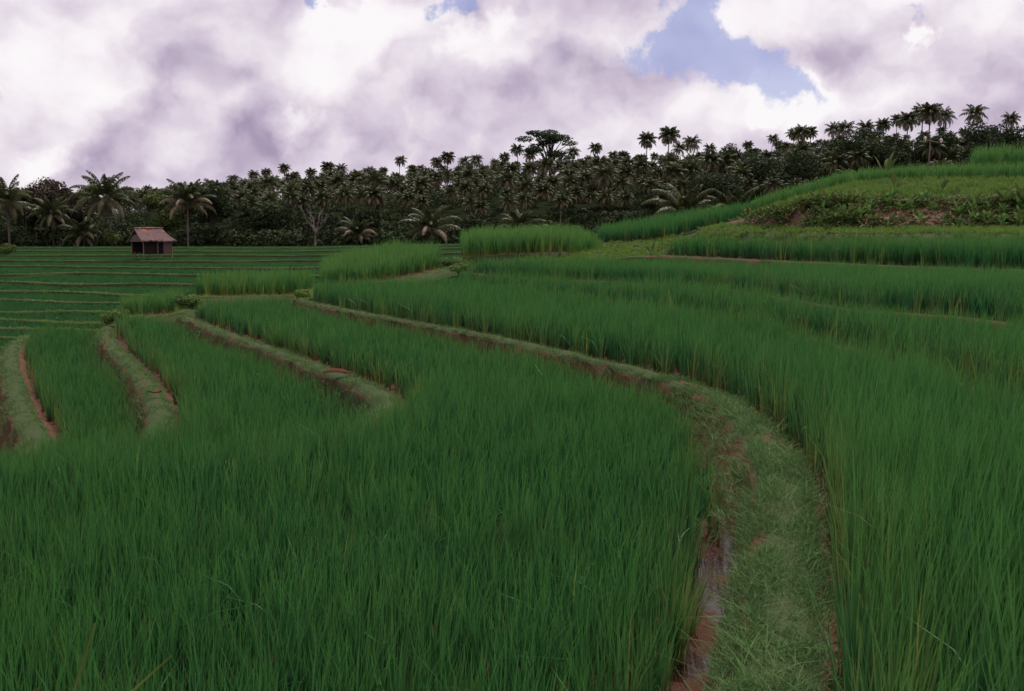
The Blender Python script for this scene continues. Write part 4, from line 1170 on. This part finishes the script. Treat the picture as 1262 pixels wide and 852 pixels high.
random.seed(31); lobes = []
for i in range(260):
    px = random.uniform(995, 1270); t = random.uniform(0, 1)
    if (1065 < px < 1175 and .03 < t < .6 or px > 1225) and random.random() < .85: continue
    if vnoise(px * .02, t * 2, 1.0, 4) > .78: continue
    x, y, z = red_at(px, t); q_ = random.uniform(.12, .26); lobes.append((x, y - .05, z, q_ * 1.5, q_, q_ * .8))
V, q, C = leaf_cloud(lobes, 420, .10, 8, .75)
tag(mesh_np('undergrowth', V, q, M['weed_leaf'], C), 'low tangled creepers covering the red earth bank', None, None, 'stuff')
sh = make_weed('banana_shoot', 6, 1.0, .12, 530, M['light_leaf'], 82)
for px, dd, z, sc, lb in ((1087, 49, 4.7, 1.15, 'pale shoot standing up on the hill crest left of the wooden post'), (1101, 41.5, 3.72, .8, 'pale shoot with two leaves in the grass above the red bank'),
                          (1156, 40.5, 3.6, .7, 'small pale shoot at the top edge of the red bank below the wooden post'), (803, 45.2, 1.1, .55, 'whitish green leafy shoot beside the dark hollow on the grass slope')):
    put(sh, Q(px, dd, z), px, sc, lb, 'plant', None)
hol = spline([Q(752, 43.9, 1.02), Q(765, 43.7, 1.12), Q(780, 43.8, 1.16), Q(795, 44.3, 1.18), Q(806, 44.9, 1.18)], .2)
bund('earth_hollow', hol[::-1], .5, .34, .06, .05, .5, 'short dark earth step on the grass slope', 90, side_grass=0)

# ------------------------------------------------------------------ the thatched hut
hx, hy, hz = Q(187, 100, .50)
hut = empty('thatched_hut', (hx, hy, hz + .12), R(47)); hut.scale = (.96, .96, .93); tag(hut, 'small thatched field hut with open sides standing among the left fields', 'hut')
HL, HW, EZ, RZ = 1.75, 1.25, 1.5, 2.8      # half length along the ridge, half width, eave, ridge
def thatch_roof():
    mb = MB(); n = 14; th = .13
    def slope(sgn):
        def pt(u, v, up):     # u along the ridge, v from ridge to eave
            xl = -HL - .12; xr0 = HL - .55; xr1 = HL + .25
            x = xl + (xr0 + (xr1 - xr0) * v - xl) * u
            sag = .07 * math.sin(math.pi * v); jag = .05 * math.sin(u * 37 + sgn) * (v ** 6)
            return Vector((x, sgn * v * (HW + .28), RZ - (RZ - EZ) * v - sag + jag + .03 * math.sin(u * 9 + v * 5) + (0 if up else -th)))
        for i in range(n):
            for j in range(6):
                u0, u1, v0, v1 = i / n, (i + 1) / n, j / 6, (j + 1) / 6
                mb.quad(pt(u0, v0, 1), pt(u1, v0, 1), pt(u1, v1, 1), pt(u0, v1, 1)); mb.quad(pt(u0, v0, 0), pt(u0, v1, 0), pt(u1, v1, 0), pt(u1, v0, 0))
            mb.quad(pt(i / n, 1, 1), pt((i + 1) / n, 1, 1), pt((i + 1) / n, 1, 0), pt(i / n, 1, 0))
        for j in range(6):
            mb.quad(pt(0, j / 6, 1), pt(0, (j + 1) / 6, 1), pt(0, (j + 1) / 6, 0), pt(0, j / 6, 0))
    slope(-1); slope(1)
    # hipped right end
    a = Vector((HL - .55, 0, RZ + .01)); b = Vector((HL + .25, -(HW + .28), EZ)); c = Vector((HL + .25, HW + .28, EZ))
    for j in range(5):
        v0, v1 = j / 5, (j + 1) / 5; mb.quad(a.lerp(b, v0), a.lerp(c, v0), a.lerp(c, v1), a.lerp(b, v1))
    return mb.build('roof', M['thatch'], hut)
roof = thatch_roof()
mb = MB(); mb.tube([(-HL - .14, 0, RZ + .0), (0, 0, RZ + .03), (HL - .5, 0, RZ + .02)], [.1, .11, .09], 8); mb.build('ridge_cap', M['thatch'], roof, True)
mb = MB()
for (x, y) in ((-HL + .2, -HW), (-HL + .2, HW), (HL - .2, -HW), (HL - .2, HW), (0, -HW)):
    pb = MB(); pb.tube([(x, y, -.35), (x, y, .8), (x, y, EZ + .12)], [.065, .06, .055], 7); pb.build('post', M['wood'], hut, True)
mb = MB(); mb.box((0, 0, .12), (2 * HL - .3, 2 * HW - .1, .10)); mb.build('floor', M['dark_wood'], hut)
mb = MB(); mb.box((HL - .65, -HW + .05, 0.80), (.95, .05, 1.5)); mb.build('wall', M['woven'], hut)
mb = MB(); mb.box((HL - .2, 0, 0.80), (.05, 2 * HW - .16, 1.5)); mb.build('wall', M['woven'], hut)
mb = MB(); mb.box((-.35, -HW + .5, 0.80), (1.9, .05, 1.5)); mb.build('wall', M['dark_wood'], hut)
mb = MB(); mb.box((0, HW - .05, 0.80), (2 * HL - .5, .05, 1.5)); mb.build('wall', M['dark_wood'], hut)
mb = MB(); mb.quad((-HL - .02, -HW - .1, EZ - .12), (-HL - .02, HW + .1, EZ - .12), (-HL + .02, .45, EZ + .62), (-HL + .02, -.45, EZ + .62))
mb.quad((-HL + .03, -HW - .1, EZ - .12), (-HL + .07, -.45, EZ + .62), (-HL + .07, .45, EZ + .62), (-HL + .03, HW + .1, EZ - .12)); mb.build('gable_panel', M['woven'], hut)
for y in (-.5, .5):
    mb = MB(); mb.tube([(-HL + .15, y, -.35), (-HL + .15, y, .25)], .06, 6); mb.build('stilt', M['wood'], hut, True)

# ------------------------------------------------------------------ wooden cross post on the crest
px_, py_, pz_ = Q(1140, 50.5, 4.75)
po = empty('cross_post', (px_, py_, pz_)); tag(po, 'thin wooden post with a crosspiece and pale rags standing on the hill crest', 'post')
mb = MB(); mb.tube([(0, 0, -.4), (.02, 0, .8), (.06, 0, 2.25)], [.04, .036, .03], 7); mb.build('pole', M['wood'], po, True)
mb = MB(); mb.tube([(-.28, 0, 2.14), (.05, -.04, 2.06), (.62, 0, 1.98)], [.028, .03, .026], 6); mb.build('crosspiece', M['wood'], po, True)
for cx, cz in ((-.22, 2.2), (.58, 2.1)):
    mb = MB(); mb.tube([(cx, 0, cz - .11), (cx + .03, -.02, cz - .02), (cx - .01, 0, cz + .07), (cx, 0, cz + .11)], [.03, 0.06, .075, .015], 7); mb.build('rag', M['rag'], po, True)

# ------------------------------------------------------------------ small things on the bunds
x, y, z = P(416, 463, z=-.36)
sh_ = MB(); n = 10
for i in range(n):
    for j in range(6):
        def sp(u, v):
            wv = .11 * math.sin(math.pi * min(1, .12 + u * .86)) ** .6; a = (v - .5) * 2.2
            return Vector(((u - .5) * .46, math.sin(a) * wv, 0.03 + .075 * math.cos(a) * math.sin(math.pi * min(1, .15 + u * .8)) + .02 * u))
        u0, u1, v0, v1 = i / n, (i + 1) / n, j / 6, (j + 1) / 6
        sh_.quad(sp(u0, v0), sp(u1, v0), sp(u1, v1), sp(u0, v1))
o = sh_.build('palm_sheath', M['sheath']); o.location = (x, y, z - .0); o.rotation_euler = (0, R(4), R(8))
so = o.modifiers.new('thick', 'SOLIDIFY'); so.thickness = .012
tag(o, 'reddish brown dried palm sheath lying across the second grassy bund', 'palm sheath')
x, y, z = P(191, 489, z=-.81)
lfm = MB()
for i in range(6):
    def lp(u, s): return Vector(((u - .5) * .22, s * .06 * math.sin(math.pi * min(1, .05 + u * .93)), .07 + .012 * math.cos(u * 5) + abs(s) * .02))
    u0, u1 = i / 6, (i + 1) / 6
    lfm.quad(lp(u0, -1), lp(u0, 0), lp(u1, 0), lp(u1, -1)); lfm.quad(lp(u0, 0), lp(u0, 1), lp(u1, 1), lp(u1, 0))
o = lfm.build('dry_leaf', M['sheath']); o.location = (x, y, z); o.rotation_euler = (0, 0, .6)
tag(o, 'small curled pinkish dry leaf lying on the third grassy bund', 'leaf')

# long grass stalks close to the camera, rooted in the front terrace
def stalk(root, tip, width, mat_c, label, arch=.12):
    a = Vector(root); b = Vector(tip); mb = MB(); n = 14; side = Vector((.8, -.35, .1)).normalized()
    pts = [a.lerp(b, i / n) + Vector((0, 0, arch * math.sin(math.pi * (i / n) ** 1.2))) for i in range(n + 1)]
    for i in range(n):
        w0 = width * (1 - (i / n) ** 3) * .5 + .0006; w1 = width * (1 - ((i + 1) / n) ** 3) * .5 + .0006
        f = Vector((0, -.25 * width, .1 * width))
        mb.quad(pts[i] - side * w0 + f, pts[i], pts[i + 1], pts[i + 1] - side * w1 + f, [mat_c] * 4); mb.quad(pts[i], pts[i] + side * w0 + f, pts[i + 1] + side * w1 + f, pts[i + 1], [mat_c] * 4)
    o = mb.build('grass_stalk', M['wild_grass']); return tag(o, label, 'grass stalk')
stalk((-1.5, 1.2, -.5), P(213, 808, d=1.55), .034, (.6, .8, .35), 'blurred pale brown grass leaf slanting up close to the camera', .2)
stalk((-1.05, 1.25, -.5), P(118, 768, d=1.7), .028, (.6, .8, .3), 'blurred green brown grass leaf standing close to the camera', .05)
stalk((-1.75, 1.3, -.5), P(52, 848, d=1.5), .055, (.6, .9, .4), 'blurred pale green grass leaf at the bottom corner close to the camera', .22)
print('objects', len(bpy.data.objects), 'faces', sum(len(m.polygons) for m in bpy.data.meshes))
